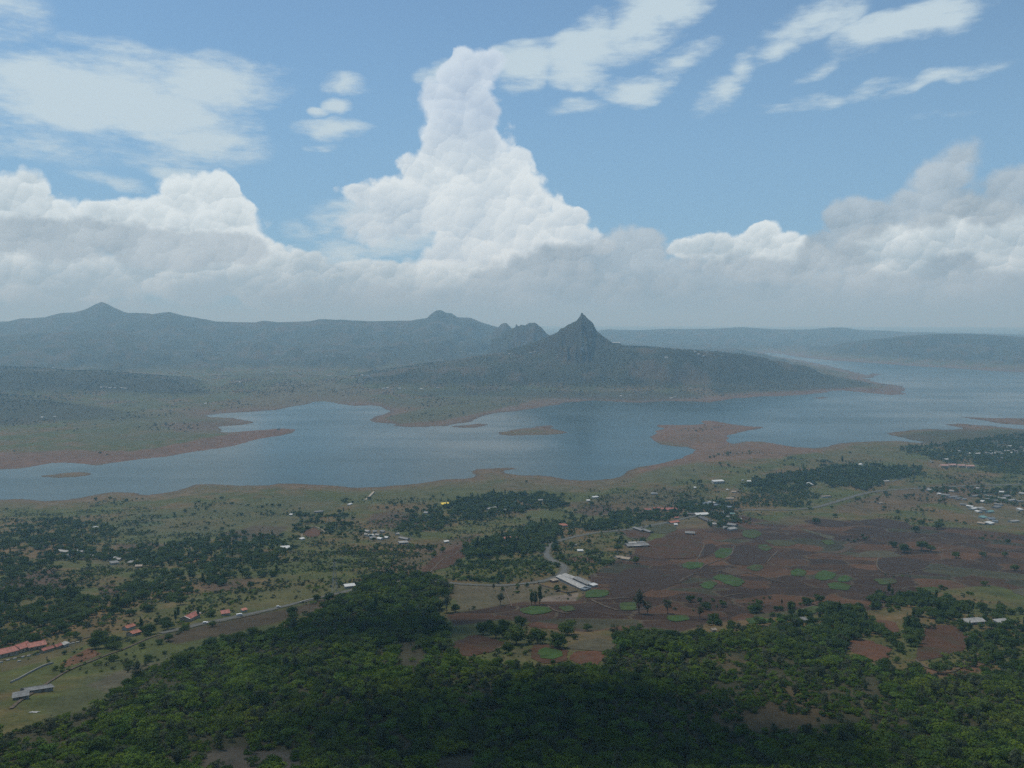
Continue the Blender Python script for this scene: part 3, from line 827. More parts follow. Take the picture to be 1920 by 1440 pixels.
lw = [(-9000, 1100, 0), (16000, 1100, 0), (16000, 13500, 0), (-9000, 13500, 0)]
lake = link(bpy.data.objects.new('lake_water', mesh_from('lake_water', lw, [(0, 1, 2, 3)], M['water'])))
tag(lake, kind='structure')

# ---- air: thin pale haze in one closed box round everything
hz_m = bpy.data.materials.new('haze'); hz_m.use_nodes = True
ht = hz_m.node_tree; ht.nodes.clear()
pv = ht.nodes.new('ShaderNodeVolumePrincipled'); ho = ht.nodes.new('ShaderNodeOutputMaterial')
pv.inputs['Color'].default_value = (.43, .75, 1.0, 1)
pv.inputs['Absorption Color'].default_value = (.65, .65, .65, 1)
pv.inputs['Density'].default_value = 9.2e-5
pv.inputs['Anisotropy'].default_value = .1
hz_m.cycles.volume_sampling = 'DISTANCE'
ht.links.new(pv.outputs[0], ho.inputs['Volume'])
zt = max(760.0, float(GH.max()) + 15); zb = float(GH.min()) - 1.0
hb = 47500.0
hv = [(sx * hb, sy * hb, z) for z in (zb, zt) for sx, sy in ((-1, -1), (1, -1), (1, 1), (-1, 1))]
hf = [(3, 2, 1, 0), (4, 5, 6, 7), (0, 1, 5, 4), (1, 2, 6, 5), (2, 3, 7, 6), (3, 0, 4, 7)]
haze = link(bpy.data.objects.new('haze', mesh_from('haze', hv, hf, hz_m)))
tag(haze, kind='stuff')
print('terrain', GX.shape, 'max', GH.max(), 'haze', zb, zt)

# =================================================================== fields, roads, paths (draped on the ground)
def field_mat(name, c, row=1.4, var=.18, ang=0.0, thin=None):
    m, t, b = mat(name)
    g = t.n('ShaderNodeNewGeometry'); pos = g.outputs['Position']
    mp = t.n('ShaderNodeMapping'); t.put(mp, 0, pos); mp.inputs[2].default_value = (0, 0, R(ang))
    wv = t.n('ShaderNodeTexWave', wave_type='BANDS', bands_direction='X')
    t.put(wv, 'Vector', mp.outputs[0]); wv.inputs['Scale'].default_value = .31 / row * 1.0
    wv.inputs['Distortion'].default_value = 1.2; wv.inputs['Detail'].default_value = 2; wv.inputs['Detail Scale'].default_value = .4
    n = t.noise(pos, .11, 5, .62); n2_ = t.noise(pos, .7, 4, .6)
    f = t.m('MULTIPLY_ADD', wv.outputs[1], .12, t.m('MULTIPLY_ADD', n2_, .35, n))
    lo = tuple(v * (1 - var * 1.6) for v in c) + (1,); hi = tuple(v * (1 + var * 1.6) for v in c) + (1,)
    col = t.mix(t.ramp(f, .42, 1.02), lo, hi)
    if thin:
        bare = t.noise(pos, .055, 6, .68)
        col = t.mix(t.ramp(bare, .46, .66, 0, .85), col, thin + (1,))
    t.put(b, 'Base Color', col)
    bn = t.n('ShaderNodeBump'); bn.inputs['Distance'].default_value = .5; bn.inputs['Strength'].default_value = .5
    t.put(bn, 'Height', f); t.put(b, 'Normal', bn.outputs[0])
    return m


M['crop'] = field_mat('green_crop', (.028, .058, .009), .9, .34, 15, (.036, .036, .013))
M['crop2'] = field_mat('young_crop', (.034, .054, .012), .9, .34, -10, (.040, .028, .014))
M['olive'] = field_mat('olive_stubble', (.042, .043, .018), 1.4)
M['tan'] = field_mat('fallow_soil', (.058, .039, .025), 1.6)
M['orange'] = field_mat('red_soil', (.078, .035, .018), 1.6, .26, 30, (.055, .036, .020))
M['brown'] = field_mat('ploughed_soil', (.054, .0255, .012), 1.6, .26, 20, (.034, .029, .014))
M['dark'] = field_mat('dark_ploughed_soil', (.030, .0175, .011), 1.6, .22, -25, (.034, .020, .012))
M['pale'] = field_mat('pale_dry_grass', (.058, .052, .030), 1.6, .24)

OCC = []          # world outlines kept free of plants


def r3(pts): return [(1100 + x * .2222, 840 + y * .2222) for x, y in pts]
def r4(pts): return [(1500 + x * .2222, 780 + y * .2222) for x, y in pts]
def r5(pts): return [(1100 + x * .427, 1050 + y * .427) for x, y in pts]
def r2(pts): return [(560 + x / 3, 860 + y / 3) for x, y in pts]


def draped(name, outline, material, lift=.3, seed=1, rag=2.2, keep=True):
    w = cast(*np.array(outline, float).T)[:, :2]
    w = w.mean(0) + (w - w.mean(0)) * 1.06
    w = chaikin(chaikin(w, 1), 0) if len(w) > 8 else np.concatenate([[a_ * .86 + b_ * .14, a_ * .14 + b_ * .86] for a_, b_ in zip(w, np.roll(w, -1, 0))])
    if keep: OCC.append(w)
    ymin, ymax = w[:, 1].min(), w[:, 1].max()
    nr = int(np.clip((ymax - ymin) / 2.5, 10, 60)); nc = int(np.clip(np.ptp(w[:, 0]) / 2.5, 8, 60))
    ys = np.linspace(ymin + .05, ymax - .05, nr)
    a, b = w, np.roll(w, -1, 0)
    V = []
    for k, y in enumerate(ys):
        c = (a[:, 1] > y) != (b[:, 1] > y)
        xs = a[c, 0] + (b[c, 0] - a[c, 0]) * (y - a[c, 1]) / (b[c, 1] - a[c, 1])
        l, r_ = xs.min(), xs.max()
        l += rag * float(pnoise(np.array(y / 7.0), np.array(seed * 3.3), 5)); r_ += rag * float(pnoise(np.array(y / 7.0), np.array(seed * 5.7), 6))
        X_ = np.linspace(l, max(r_, l + .2), nc)
        V.append(np.stack([X_, np.full(nc, y) + rag * pnoise(X_ / 7, np.full(nc, seed * 1.7), 8) * (1 if k in (0, nr - 1) else .6), np.zeros(nc)], 1))
    V = np.concatenate(V); V[:, 2] = ground(V[:, 0], V[:, 1]) + lift
    i = np.arange(nr * nc).reshape(nr, nc)
    q = np.stack([i[:-1, :-1], i[:-1, 1:], i[1:, 1:], i[1:, :-1]], -1).reshape(-1, 4)
    o = link(bpy.data.objects.new(name, mesh_from(name, V, q, material, smooth=True)))
    return tag(o, kind='structure')


FIELDS = [
    ('ploughed_field', 'dark', r4([(670, 1200), (900, 1205), (1100, 1230), (1000, 1310), (760, 1340), (660, 1290)])),
    ('ploughed_field', 'dark', r4([(520, 880), (700, 865), (900, 900), (940, 950), (800, 950), (640, 920), (540, 905)])),
    ('ploughed_field', 'dark', r4([(30, 885), (200, 870), (430, 900), (330, 940), (160, 930)])),
    ('ploughed_field', 'dark', r4([(360, 980), (500, 935), (700, 950), (640, 985), (480, 1000)])),
    ('ploughed_field', 'dark', r3([(1240, 860), (1290, 820), (1430, 830), (1540, 890), (1520, 960), (1330, 990), (1200, 960)])),
    ('ploughed_field', 'dark', r3([(200, 1150), (320, 1030), (480, 1010), (640, 1060), (560, 1180), (330, 1270), (230, 1260)])),
    ('ploughed_field', 'dark', r3([(620, 1080), (900, 1070), (820, 1130), (640, 1190), (560, 1200)])),
    ('ploughed_field', 'brown', r3([(420, 840), (620, 760), (900, 760), (985, 820), (950, 900), (840, 930), (560, 930), (430, 900)])),
    ('ploughed_field', 'dark', r3([(1000, 815), (1070, 810), (1095, 850), (1040, 900), (970, 920)])),
    ('ploughed_field', 'brown', r3([(270, 700), (390, 690), (540, 720), (500, 770), (380, 760)])),
    ('green_field', 'crop', r3([(1060, 1095), (1110, 1068), (1230, 1080), (1325, 1120), (1290, 1165), (1220, 1165)])),
    ('green_field', 'crop', r3([(950, 1155), (1040, 1122), (1105, 1145), (1040, 1190), (975, 1180)])),
    ('green_field', 'crop', r3([(805, 985), (860, 962), (985, 970), (970, 1005), (880, 1025), (815, 1005)])),
    ('green_field', 'crop', r3([(1085, 880), (1130, 850), (1225, 850), (1215, 905), (1160, 930), (1085, 920)])),
    ('green_field', 'crop2', r3([(1445, 820), (1520, 815), (1565, 850), (1510, 870), (1450, 850)])),
    ('green_field', 'olive', r3([(1500, 780), (1620, 775), (1790, 800), (1690, 830), (1590, 825)])),
    ('green_field', 'crop', r3([(1720, 1040), (1790, 1018), (1855, 1050), (1820, 1085), (1730, 1075)])),
    ('green_field', 'crop', r3([(-10, 1225), (60, 1198), (180, 1205), (185, 1240), (120, 1262), (0, 1262)])),
    ('stubble_field', 'olive', r3([(535, 670), (620, 640), (750, 660), (745, 700), (640, 725), (560, 700)])),
    ('green_field', 'crop2', r3([(1320, 700), (1420, 690), (1480, 730), (1400, 765), (1320, 745)])),
    ('fallow_field', 'tan', r3([(1130, 1040), (1210, 1010), (1360, 1050), (1260, 1080)])),
    ('green_field', 'crop2', r3([(1340, 1010), (1440, 980), (1500, 1010), (1430, 1040)])),
    ('green_field', 'crop', r4([(140, 1330), (200, 1305), (300, 1330), (280, 1370), (190, 1390), (130, 1370)])),
    ('green_field', 'crop', r4([(320, 1370), (380, 1345), (440, 1370), (400, 1400), (330, 1400)])),
    ('green_field', 'crop', r4([(230, 1425), (300, 1405), (420, 1430), (400, 1470), (260, 1460)])),
    ('green_field', 'crop', r4([(-20, 1295), (50, 1310), (40, 1350), (0, 1355)])),
    ('green_field', 'crop2', r4([(170, 1050), (260, 1045), (300, 1080), (230, 1090)])),
    ('fallow_field', 'pale', r4([(0, 940), (150, 990), (300, 1020), (250, 1040), (50, 975)])),
    ('fallow_field', 'pale', r4([(430, 1190), (560, 1140), (760, 1140), (860, 1185), (700, 1195)])),
    ('fallow_field', 'tan', r4([(180, 1150), (330, 1140), (420, 1080), (560, 1060), (440, 1110), (350, 1160)])),
    ('red_soil_field', 'orange', r5([(1130, 360), (1230, 352), (1330, 390), (1320, 430), (1250, 445), (1160, 400)])),
    ('red_soil_field', 'brown', r5([(1500, 290), (1600, 290), (1690, 350), (1650, 395), (1540, 430), (1445, 440), (1460, 380)])),
    ('red_soil_field', 'orange', r5([(1275, 265), (1340, 270), (1375, 300), (1350, 325), (1290, 300)])),
    ('green_field', 'crop', r5([(700, 260), (760, 250), (805, 265), (790, 280), (720, 282)])),
    ('green_field', 'crop', r5([(355, 245), (440, 245), (450, 262), (390, 272), (360, 265)])),
    ('green_field', 'crop2', r5([(910, 225), (980, 205), (1040, 205), (1000, 235), (930, 240)])),
    ('green_field', 'crop2', r5([(1470, 122), (1530, 120), (1560, 135), (1520, 145)])),
    ('green_field', 'crop2', r5([(1260, 85), (1340, 80), (1370, 100), (1290, 110)])),
    ('green_field', 'crop', r5([(705, 205), (740, 200), (750, 230), (720, 235)])),
    ('green_field', 'crop2', r5([(145, 190), (215, 185), (215, 220), (150, 222)])),
    ('red_soil_field', 'brown', r2([(1310, 1085), (1340, 1045), (1450, 1045), (1520, 1090), (1490, 1140), (1400, 1155), (1320, 1130)])),
    ('green_field', 'crop', r2([(1345, 1088), (1390, 1066), (1455, 1076), (1480, 1106), (1440, 1130), (1360, 1126)])),
    ('red_soil_field', 'orange', r2([(1515, 1125), (1570, 1082), (1690, 1085), (1715, 1110), (1680, 1165), (1600, 1160)])),
    ('ploughed_field', 'brown', r2([(850, 1050), (1000, 990), (1160, 1040), (1100, 1080), (940, 1115)])),
    ('green_field', 'crop', r2([(1245, 850), (1310, 830), (1400, 835), (1420, 860), (1330, 880), (1270, 870)])),
    ('stubble_field', 'crop2', r2([(1465, 835), (1540, 830), (1555, 855), (1490, 862)])),
    ('stubble_field', 'pale', r2([(1500, 1070), (1580, 1030), (1700, 1010), (1780, 1040), (1760, 1085), (1640, 1078)])),
    ('red_soil_field', 'orange', r2([(1290, 930), (1350, 920), (1470, 935), (1460, 960), (1380, 955), (1310, 948)])),
    ('ploughed_field', 'brown', r2([(690, 640), (760, 560), (880, 500), (940, 500), (920, 560), (840, 610)])),
    ('red_soil_field', 'orange', r2([(30, 412), (85, 388), (140, 412), (100, 440), (45, 438)])),
    ('fallow_field', 'pale', [(1895, 1108), (1930, 1100), (1960, 1112), (1930, 1124)]),
]
for k, (nm, mk, outl) in enumerate(FIELDS):
    lift = .30 + (.22 if mk in ('crop', 'crop2') else 0)
    draped(nm, outl, M[mk], lift, k + 1)

M['asphalt'] = noisy_mat('worn_asphalt', (.088, .090, .082), .22, .25)
M['verge'] = noisy_mat('dusty_verge', (.066, .062, .042), .3, .2)
M['dirt'] = noisy_mat('trodden_earth', (.080, .062, .044), .3, .2)
ROADLINES = []


def ribbon(name, pts, width, material, lift=.45, keep=True, wob=.15):
    w = cast(*np.array(pts, float).T)[:, :2]
    w = chaikin(w, 3, closed=False)
    seg = np.hypot(*np.diff(w, axis=0).T); s = np.concatenate([[0], np.cumsum(seg)])
    n = max(6, int(s[-1] / 5)); q = np.linspace(0, s[-1], n)
    c = np.stack([np.interp(q, s, w[:, 0]), np.interp(q, s, w[:, 1])], 1)
    tn = np.gradient(c, axis=0); tn /= np.linalg.norm(tn, axis=1)[:, None] + 1e-9
    nr_ = np.stack([-tn[:, 1], tn[:, 0]], 1)
    if keep: ROADLINES.append((c, width))
    V = []
    for k, off in enumerate((-.5, -.2, .2, .5)):
        wid = width * (1 + wob * pnoise(q / 9.0, np.full(n, k * 7.1 + width), 12))
        p = c + nr_ * (off * wid)[:, None]
        V.append(np.stack([p[:, 0], p[:, 1], ground(p[:, 0], p[:, 1]) + lift + (.06 if abs(off) < .3 else 0)], 1))
    V = np.stack(V, 1).reshape(-1, 3)
    i = np.arange(n * 4).reshape(n, 4)
    f = np.stack([i[:-1, :-1], i[:-1, 1:], i[1:, 1:], i[1:, :-1]], -1).reshape(-1, 4)[:, ::-1]
    o = link(bpy.data.objects.new(name, mesh_from(name, V, f, material, smooth=True)))
    return tag(o, kind='structure')


MAIN = [(1990, 905), (1920, 908), (1800, 911), (1720, 916), (1660, 919), (1620, 925), (1570, 940), (1530, 952), (1480, 957), (1430, 956), (1380, 957), (1330, 962), (1270, 975), (1200, 990), (1150, 996), (1110, 1000),
        (1080, 1006), (1054, 1012), (1034, 1020), (1024, 1032), (1024, 1042), (1036, 1052), (1052, 1058), (1060, 1066), (1056, 1076), (1040, 1084), (1010, 1092), (970, 1096), (920, 1098), (870, 1096), (830, 1092)]
ribbon('road_verge', MAIN, 14, M['verge'], .42, False, .5)
ribbon('road', MAIN, 8.0, M['asphalt'], .55)
RIDGE_ROAD = [(830, 1092), (780, 1088), (730, 1092), (690, 1100), (650, 1109), (600, 1121), (550, 1133), (500, 1145), (450, 1156), (400, 1166), (350, 1177), (300, 1188)]
ribbon('road_verge', RIDGE_ROAD, 11, M['verge'], .42, False, .5)
ribbon('road', RIDGE_ROAD, 6.5, M['asphalt'], .55)
PATHS = [
    r3([(985, 800), (990, 840), (965, 880), (950, 920), (920, 945), (960, 975)]), r3([(1060, 760), (1080, 790), (1180, 785), (1290, 800)]), r3([(1240, 830), (1230, 900), (1160, 935), (1050, 970), (980, 1000), (950, 1030)]),
    r3([(930, 1060), (1040, 1055), (1130, 1040), (1210, 1010)]), r3([(1360, 1050), (1480, 1090), (1670, 1140)]), r3([(1610, 870), (1560, 920), (1530, 960)]), r3([(780, 1130), (860, 1080), (930, 1060)]),
    r3([(250, 705), (330, 745), (400, 780)]), r3([(380, 855), (470, 840), (580, 825)]), r3([(540, 700), (620, 725), (720, 730), (820, 735)]), r3([(1480, 700), (1560, 730), (1620, 738)]),
    r3([(230, 1180), (60, 1170)]), r3([(0, 1275), (200, 1275), (340, 1262)]), r3([(40, 1280), (130, 1330), (250, 1370)]), r3([(540, 1340), (500, 1300), (470, 1280)]), r3([(1150, 1260), (1230, 1240), (1310, 1230)]),
    r4([(660, 1200), (640, 1260), (680, 1310), (740, 1340), (880, 1330), (1090, 1280)]), r4([(170, 1195), (420, 1190), (640, 1195)]), r4([(430, 940), (560, 925), (700, 930), (900, 960)]),
    r4([(1260, 580), (1340, 565), (1400, 545), (1380, 525), (1350, 522)]), r4([(350, 740), (480, 775), (580, 780)]), r4([(1380, 1110), (1470, 1100), (1560, 1105)]), r4([(1180, 1280), (1300, 1260), (1420, 1270)]),
    r2([(1400, 830), (1450, 865), (1520, 870)]), r2([(1650, 800), (1720, 830), (1800, 855)]), r2([(1580, 800), (1720, 795), (1860, 785)]), r2([(1090, 1085), (1140, 1060), (1200, 1040)]),
    r2([(740, 640), (800, 570), (860, 550), (900, 520)]), r2([(1790, 420), (1850, 440), (1920, 455)]),
    r5([(1445, 440), (1500, 480), (1600, 500), (1650, 470), (1670, 430), (1760, 405)]), r5([(930, 222), (1000, 200), (1040, 195)]),
    [(20, 1330), (60, 1300), (110, 1265), (170, 1240), (240, 1215), (300, 1190)], [(0, 1240), (60, 1228), (130, 1205), (200, 1185)], [(1376, 932), (1384, 922), (1372, 912), (1395, 906), (1418, 902)], [(1338, 942), (1352, 930), (1345, 918)],
]
for pth in PATHS:
    ribbon('footpath', pth, 1.9, M['dirt'], .62, False, .5)
CONTOURS = [[(500, 1125), (520, 1110), (560, 1095), (590, 1088)], [(945, 1104), (952, 1118), (958, 1138)], [(1008, 1094), (1040, 1104), (1066, 1112), (1080, 1112)]]

# =================================================================== plants
M['bark'] = noisy_mat('bark', (.060, .048, .038), .35, 2.0)


def leaf_mat(name, a, b_, patchy=(.110, .135, .030)):
    m = bpy.data.materials.new(name); m.use_nodes = True
    t = NT(m.node_tree); m.node_tree.nodes.clear()
    oi = t.n('ShaderNodeObjectInfo'); g = t.n('ShaderNodeNewGeometry'); pos = g.outputs['Position']
    n = t.noise(pos, .55, 3, .6); big = t.noise(pos, .013, 4, .6)
    f = t.m('MULTIPLY_ADD', t.m('SUBTRACT', n, .5), .9, oi.outputs['Random'], clamp=True)
    c = t.mix(f, a + (1,), b_ + (1,))
    c = t.mix(t.m('MULTIPLY', t.ramp(big, .50, .72), .55), c, patchy + (1,))
    df = t.n('ShaderNodeBsdfDiffuse'); t.put(df, 0, c)
    tr = t.n('ShaderNodeBsdfTranslucent'); t.put(tr, 0, c)
    mx = t.n('ShaderNodeMixShader'); mx.inputs[0].default_value = .22
    t.put(mx, 1, df.outputs[0]); t.put(mx, 2, tr.outputs[0])
    o = t.n('ShaderNodeOutputMaterial'); m.node_tree.links.new(mx.outputs[0], o.inputs[0])
    return m


M['leaf'] = leaf_mat('leaves', (.032, .068, .011), (.112, .165, .026), (.180, .200, .030))
M['leaf_dark'] = leaf_mat('dark_leaves', (.028, .056, .017), (.078, .116, .032), (.112, .140, .038))
M['leaf_light'] = leaf_mat('light_leaves', (.070, .130, .028), (.105, .160, .036))
M['leaf_grey'] = leaf_mat('grey_green_leaves', (.044, .062, .034), (.074, .090, .050), (.080, .090, .045))


def crown_geo(rs, w, h, z0, lobes, leaves, leaf, spread=.72, hollow=.55):
    """leaf-sized faces spread through lobes that fill an uneven crown; returns verts, quads, lobe centres"""
    c = []
    for k in range(lobes):
        a = rs.uniform(0, 2 * math.pi); rr = math.sqrt(rs.uniform(0, 1)) * w * .5 * spread
        zz = z0 + h * (.22 + .62 * rs.uniform(0, 1) * (1 - .5 * (rr / (w * .5)) ** 2))
        c.append((rr * math.cos(a), rr * math.sin(a), zz, w * rs.uniform(.12, .30), h * rs.uniform(.13, .28)))
    c = np.array(c)
    wgt = c[:, 3] ** 2 / (c[:, 3] ** 2).sum()
    k = rs.choice(lobes, leaves, p=wgt)
    d = rs.normal(size=(leaves, 3)); d[:, 2] = np.abs(d[:, 2]) * .9 - .25; d /= np.linalg.norm(d, axis=1)[:, None]
    rad = rs.uniform(hollow, 1.06, leaves)[:, None]
    p = c[k, :3] + d * rad * np.stack([c[k, 3], c[k, 3], c[k, 4]], 1)
    nrm = d + np.array([0, 0, .45]) + rs.normal(size=(leaves, 3)) * .45
    nrm /= np.linalg.norm(nrm, axis=1)[:, None]
    a = np.cross(nrm, rs.normal(size=(leaves, 3))); a /= np.linalg.norm(a, axis=1)[:, None] + 1e-9
    b_ = np.cross(nrm, a)
    s = leaf * rs.uniform(.6, 1.25, leaves)[:, None]
    V = np.stack([p - a * s, p - b_ * s * .62 - nrm * s * .10, p + a * s, p + b_ * s * .62 - nrm * s * .10], 1).reshape(-1, 3)
    q = np.arange(leaves * 4).reshape(-1, 4)
    return V, q, c


def tube(path, radii, sides=6):
    V = []; F = []
    path = [Vector(p) for p in path]
    for i, p in enumerate(path):
        t_ = (path[min(i + 1, len(path) - 1)] - path[max(i - 1, 0)]).normalized()
        a = t_.orthogonal().normalized(); b_ = t_.cross(a)
        for k in range(sides):
            an = 2 * math.pi * k / sides
            V.append(p + (a * math.cos(an) + b_ * math.sin(an)) * radii[i])
    for i in range(len(path) - 1):
        for k in range(sides):
            F.append((i * sides + k, i * sides + (k + 1) % sides, (i + 1) * sides + (k + 1) % sides, (i + 1) * sides + k))
    return np.array([tuple(v) for v in V]), np.array(F)


def trunk_geo(rs, z0, h, r, lobes):
    vs, fs, n = [], [], 0
    top = (rs.uniform(-.3, .3), rs.uniform(-.3, .3), z0 + h * .45)
    for path, rad in [([(0, 0, -.6), (rs.uniform(-.1, .1), 0, z0 * .5), (top[0] * .5, top[1] * .5, z0), top], [r * 1.35, r, r * .8, r * .4])] + \
            [([(top[0] * .3, top[1] * .3, z0 * rs.uniform(.6, 1)), ((top[0] + l[0]) * .45, (top[1] + l[1]) * .45, (z0 + l[2]) * .5), (l[0], l[1], l[2])], [r * .5, r * .33, r * .1]) for l in lobes[:6]]:
        v, f = tube(path, rad, 5); vs.append(v); fs.append(f + n); n += len(v)
    return np.vstack(vs), np.vstack(fs)


KINDS = {}     # kind -> list of (trunk mesh, crown mesh, merged mesh, width, height)


def make_kind(kind, count, w, h, z0, lobes, leaves, leaf, lms, r=.22, spread=.72):
    KINDS[kind] = []
    for k in range(count):
        lm = lms if isinstance(lms, str) else lms[k % len(lms)]
        rs = np.random.RandomState(hash((len(KINDS), k)) % 9973 + 11 * k)
        w_ = w * rs.uniform(.82, 1.2); h_ = h * rs.uniform(.8, 1.25)
        V, q, lob = crown_geo(rs, w_, h_, z0, lobes, leaves, leaf, spread)
        tv, tf = trunk_geo(rs, z0, h_, r, lob)
        cm_ = mesh_from(kind + '_crown', V, q, M[lm]); tm_ = mesh_from(kind + '_trunk', tv, tf, M['bark'])
        mv = np.vstack([tv, V]); mf = np.vstack([tf, q + len(tv)])
        mm = mesh_from(kind, mv, mf, [M['bark'], M[lm]])
        mi = np.zeros(len(mf), np.int32); mi[len(tf):] = 1; mm.polygons.foreach_set('material_index', mi)
        KINDS[kind].append((tm_, cm_, mm, w_, h_ + z0))


make_kind('forest_tree', 8, 5.6, 4.2, .7, 15, 800, .34, ['leaf', 'leaf', 'leaf_dark', 'leaf', 'leaf_light', 'leaf', 'leaf_grey', 'leaf_dark'], .15, .95)
make_kind('bush', 5, 3.4, 2.2, .1, 9, 400, .27, ['leaf', 'leaf_dark', 'leaf', 'leaf_grey', 'leaf'], .07, .95)
make_kind('dry_bush', 3, 3.2, 2.0, .1, 7, 300, .27, 'leaf_grey', .07)
make_kind('farm_tree', 5, 9.0, 7.6, .8, 20, 1600, .45, 'leaf_dark', .28)
make_kind('tall_tree', 3, 4.4, 10, 1.0, 18, 1000, .42, 'leaf_dark', .22, .5)
make_kind('thin_tree', 3, 6.4, 8.0, 2.4, 15, 560, .40, 'leaf_grey', .20, .8)
make_kind('light_tree', 1, 9.5, 7.5, 1.6, 15, 1500, .45, 'leaf_light', .26)
M['leaf_hill'] = leaf_mat('hill_leaves', (.024, .033, .019), (.036, .046, .026), (.044, .052, .030))
make_kind('distant_tree', 3, 10, 5, .3, 9, 90, 1.3, 'leaf_hill', .3)


def put_tree(kind, k, x, y, s, rz, label, group, parts=True, name=None, cat='tree', lean=0.0):
    tm_, cm_, mm, w_, h_ = KINDS[kind][k % len(KINDS[kind])]
    z = float(ground(x, y)) - .05
    if not parts:
        o = link(bpy.data.objects.new(name or kind, mm))
    else:
        o = link(bpy.data.objects.new(name or kind, None)); o.empty_display_size = .5
        link(bpy.data.objects.new('trunk', tm_), o); link(bpy.data.objects.new('crown', cm_), o)
    o.location = (x, y, z); o.rotation_euler = (0, lean, rz); o.scale = (s, s, s * random.uniform(.9, 1.1))
    return tag(o, label, cat, group)


def in_poly(x, y, poly):
    out = np.zeros(x.shape, bool); q = np.asarray(poly)
    bx = (x >= q[:, 0].min()) & (x <= q[:, 0].max()) & (y >= q[:, 1].min()) & (y <= q[:, 1].max())
    i = np.where(bx)[0]
    if len(i):
        a = q; b_ = np.roll(q, -1, 0); X_ = x[i, None]; Yv = y[i, None]
        c = (a[None, :, 1] > Yv) != (b_[None, :, 1] > Yv)
        with np.errstate(divide='ignore', invalid='ignore'):
            xx = (b_[None, :, 0] - a[None, :, 0]) * (Yv - a[None, :, 1]) / np.where(a[None, :, 1] == b_[None, :, 1], 1e-9, b_[None, :, 1] - a[None, :, 1]) + a[None, :, 0]
        out[i] = ((c & (X_ < xx)).sum(1) % 2) == 1
    return out

# =================================================================== buildings
def paint(name, c, rough=.7, var=.12, sc=.8, spec=.25):
    return noisy_mat(name, c, var, sc, rough, spec)


def sheet_mat(name, c, var=.22, metal=0.0):
    """corrugated roofing: fine ribs down the slope, rust and dust blotches"""
    m, t, b = mat(name)
    tc_ = t.n('ShaderNodeTexCoord'); o = tc_.outputs['Object']
    wv = t.n('ShaderNodeTexWave', bands_direction='X'); t.put(wv, 'Vector', o); wv.inputs['Scale'].default_value = 1.1
    n = t.noise(o, .45, 5, .65)
    lo = tuple(v * (1 - var * 1.8) for v in c) + (1,); hi = tuple(min(.85, v * (1 + var)) for v in c) + (1,)
    col = t.mix(t.ramp(n, .35, .65), lo, hi)
    t.put(b, 'Base Color', col)
    bn = t.n('ShaderNodeBump'); bn.inputs['Distance'].default_value = .08; bn.inputs['Strength'].default_value = .6
    t.put(bn, 'Height', wv.outputs[1]); t.put(b, 'Normal', bn.outputs[0])
    b.inputs['Roughness'].default_value = .55; b.inputs['Specular IOR Level'].default_value = .35; b.inputs['Metallic'].default_value = metal
    return m


M['wall_white'] = paint('white_wall_paint', (.38, .37, .34)); M['wall_cream'] = paint('cream_wall_paint', (.34, .29, .215)); M['wall_grey'] = paint('bare_cement_wall', (.24, .23, .22))
M['wall_brick'] = paint('brick_wall', (.20, .10, .07)); M['wall_dark'] = paint('mud_wall', (.12, .09, .07)); M['wall_yellow'] = paint('yellow_paint', (.72, .50, .04))
M['roof_red'] = sheet_mat('red_roof_tiles', (.29, .088, .062)); M['roof_orange'] = sheet_mat('orange_roof_tiles', (.36, .12, .07)); M['roof_pink'] = sheet_mat('faded_pink_roof', (.36, .205, .17))
M['roof_grey'] = sheet_mat('grey_roof_sheets', (.165, .165, .16)); M['roof_pale'] = sheet_mat('pale_roof_sheets', (.30, .295, .28)); M['roof_white'] = sheet_mat('white_roof_sheets', (.50, .51, .50), .08)
M['roof_dark'] = sheet_mat('dark_weathered_roof', (.07, .063, .06)); M['roof_blue'] = sheet_mat('blue_grey_roof_sheets', (.13, .16, .19)); M['roof_teal'] = sheet_mat('teal_roof_sheets', (.13, .27, .26))
M['roof_yellow'] = sheet_mat('yellow_roof_sheets', (.80, .58, .05), .08); M['roof_tan'] = sheet_mat('tan_roof_sheets', (.29, .235, .175)); M['roof_steel'] = sheet_mat('steel_blue_roof', (.135, .145, .15))
M['wood'] = paint('painted_timber', (.12, .08, .055)); M['glass'] = noisy_mat('dark_window_glass', (.03, .035, .04), .1, 1, .15, .5); M['trim'] = paint('white_trim', (.62, .61, .58))
M['black'] = paint('black_rubber', (.02, .02, .02)); M['steel'] = noisy_mat('galvanised_steel', (.30, .31, .32), .15, 3, .45, .5)


def box_geo(x0, x1, y0, y1, z0, z1):
    v = [(x, y, z) for z in (z0, z1) for x, y in ((x0, y0), (x1, y0), (x1, y1), (x0, y1))]
    return v, [(3, 2, 1, 0), (4, 5, 6, 7), (0, 1, 5, 4), (1, 2, 6, 5), (2, 3, 7, 6), (3, 0, 4, 7)]


def join(*geos):
    V, F = [], []
    for v, f in geos:
        n = len(V); V += list(v); F += [tuple(i + n for i in q) for q in f]
    return V, F


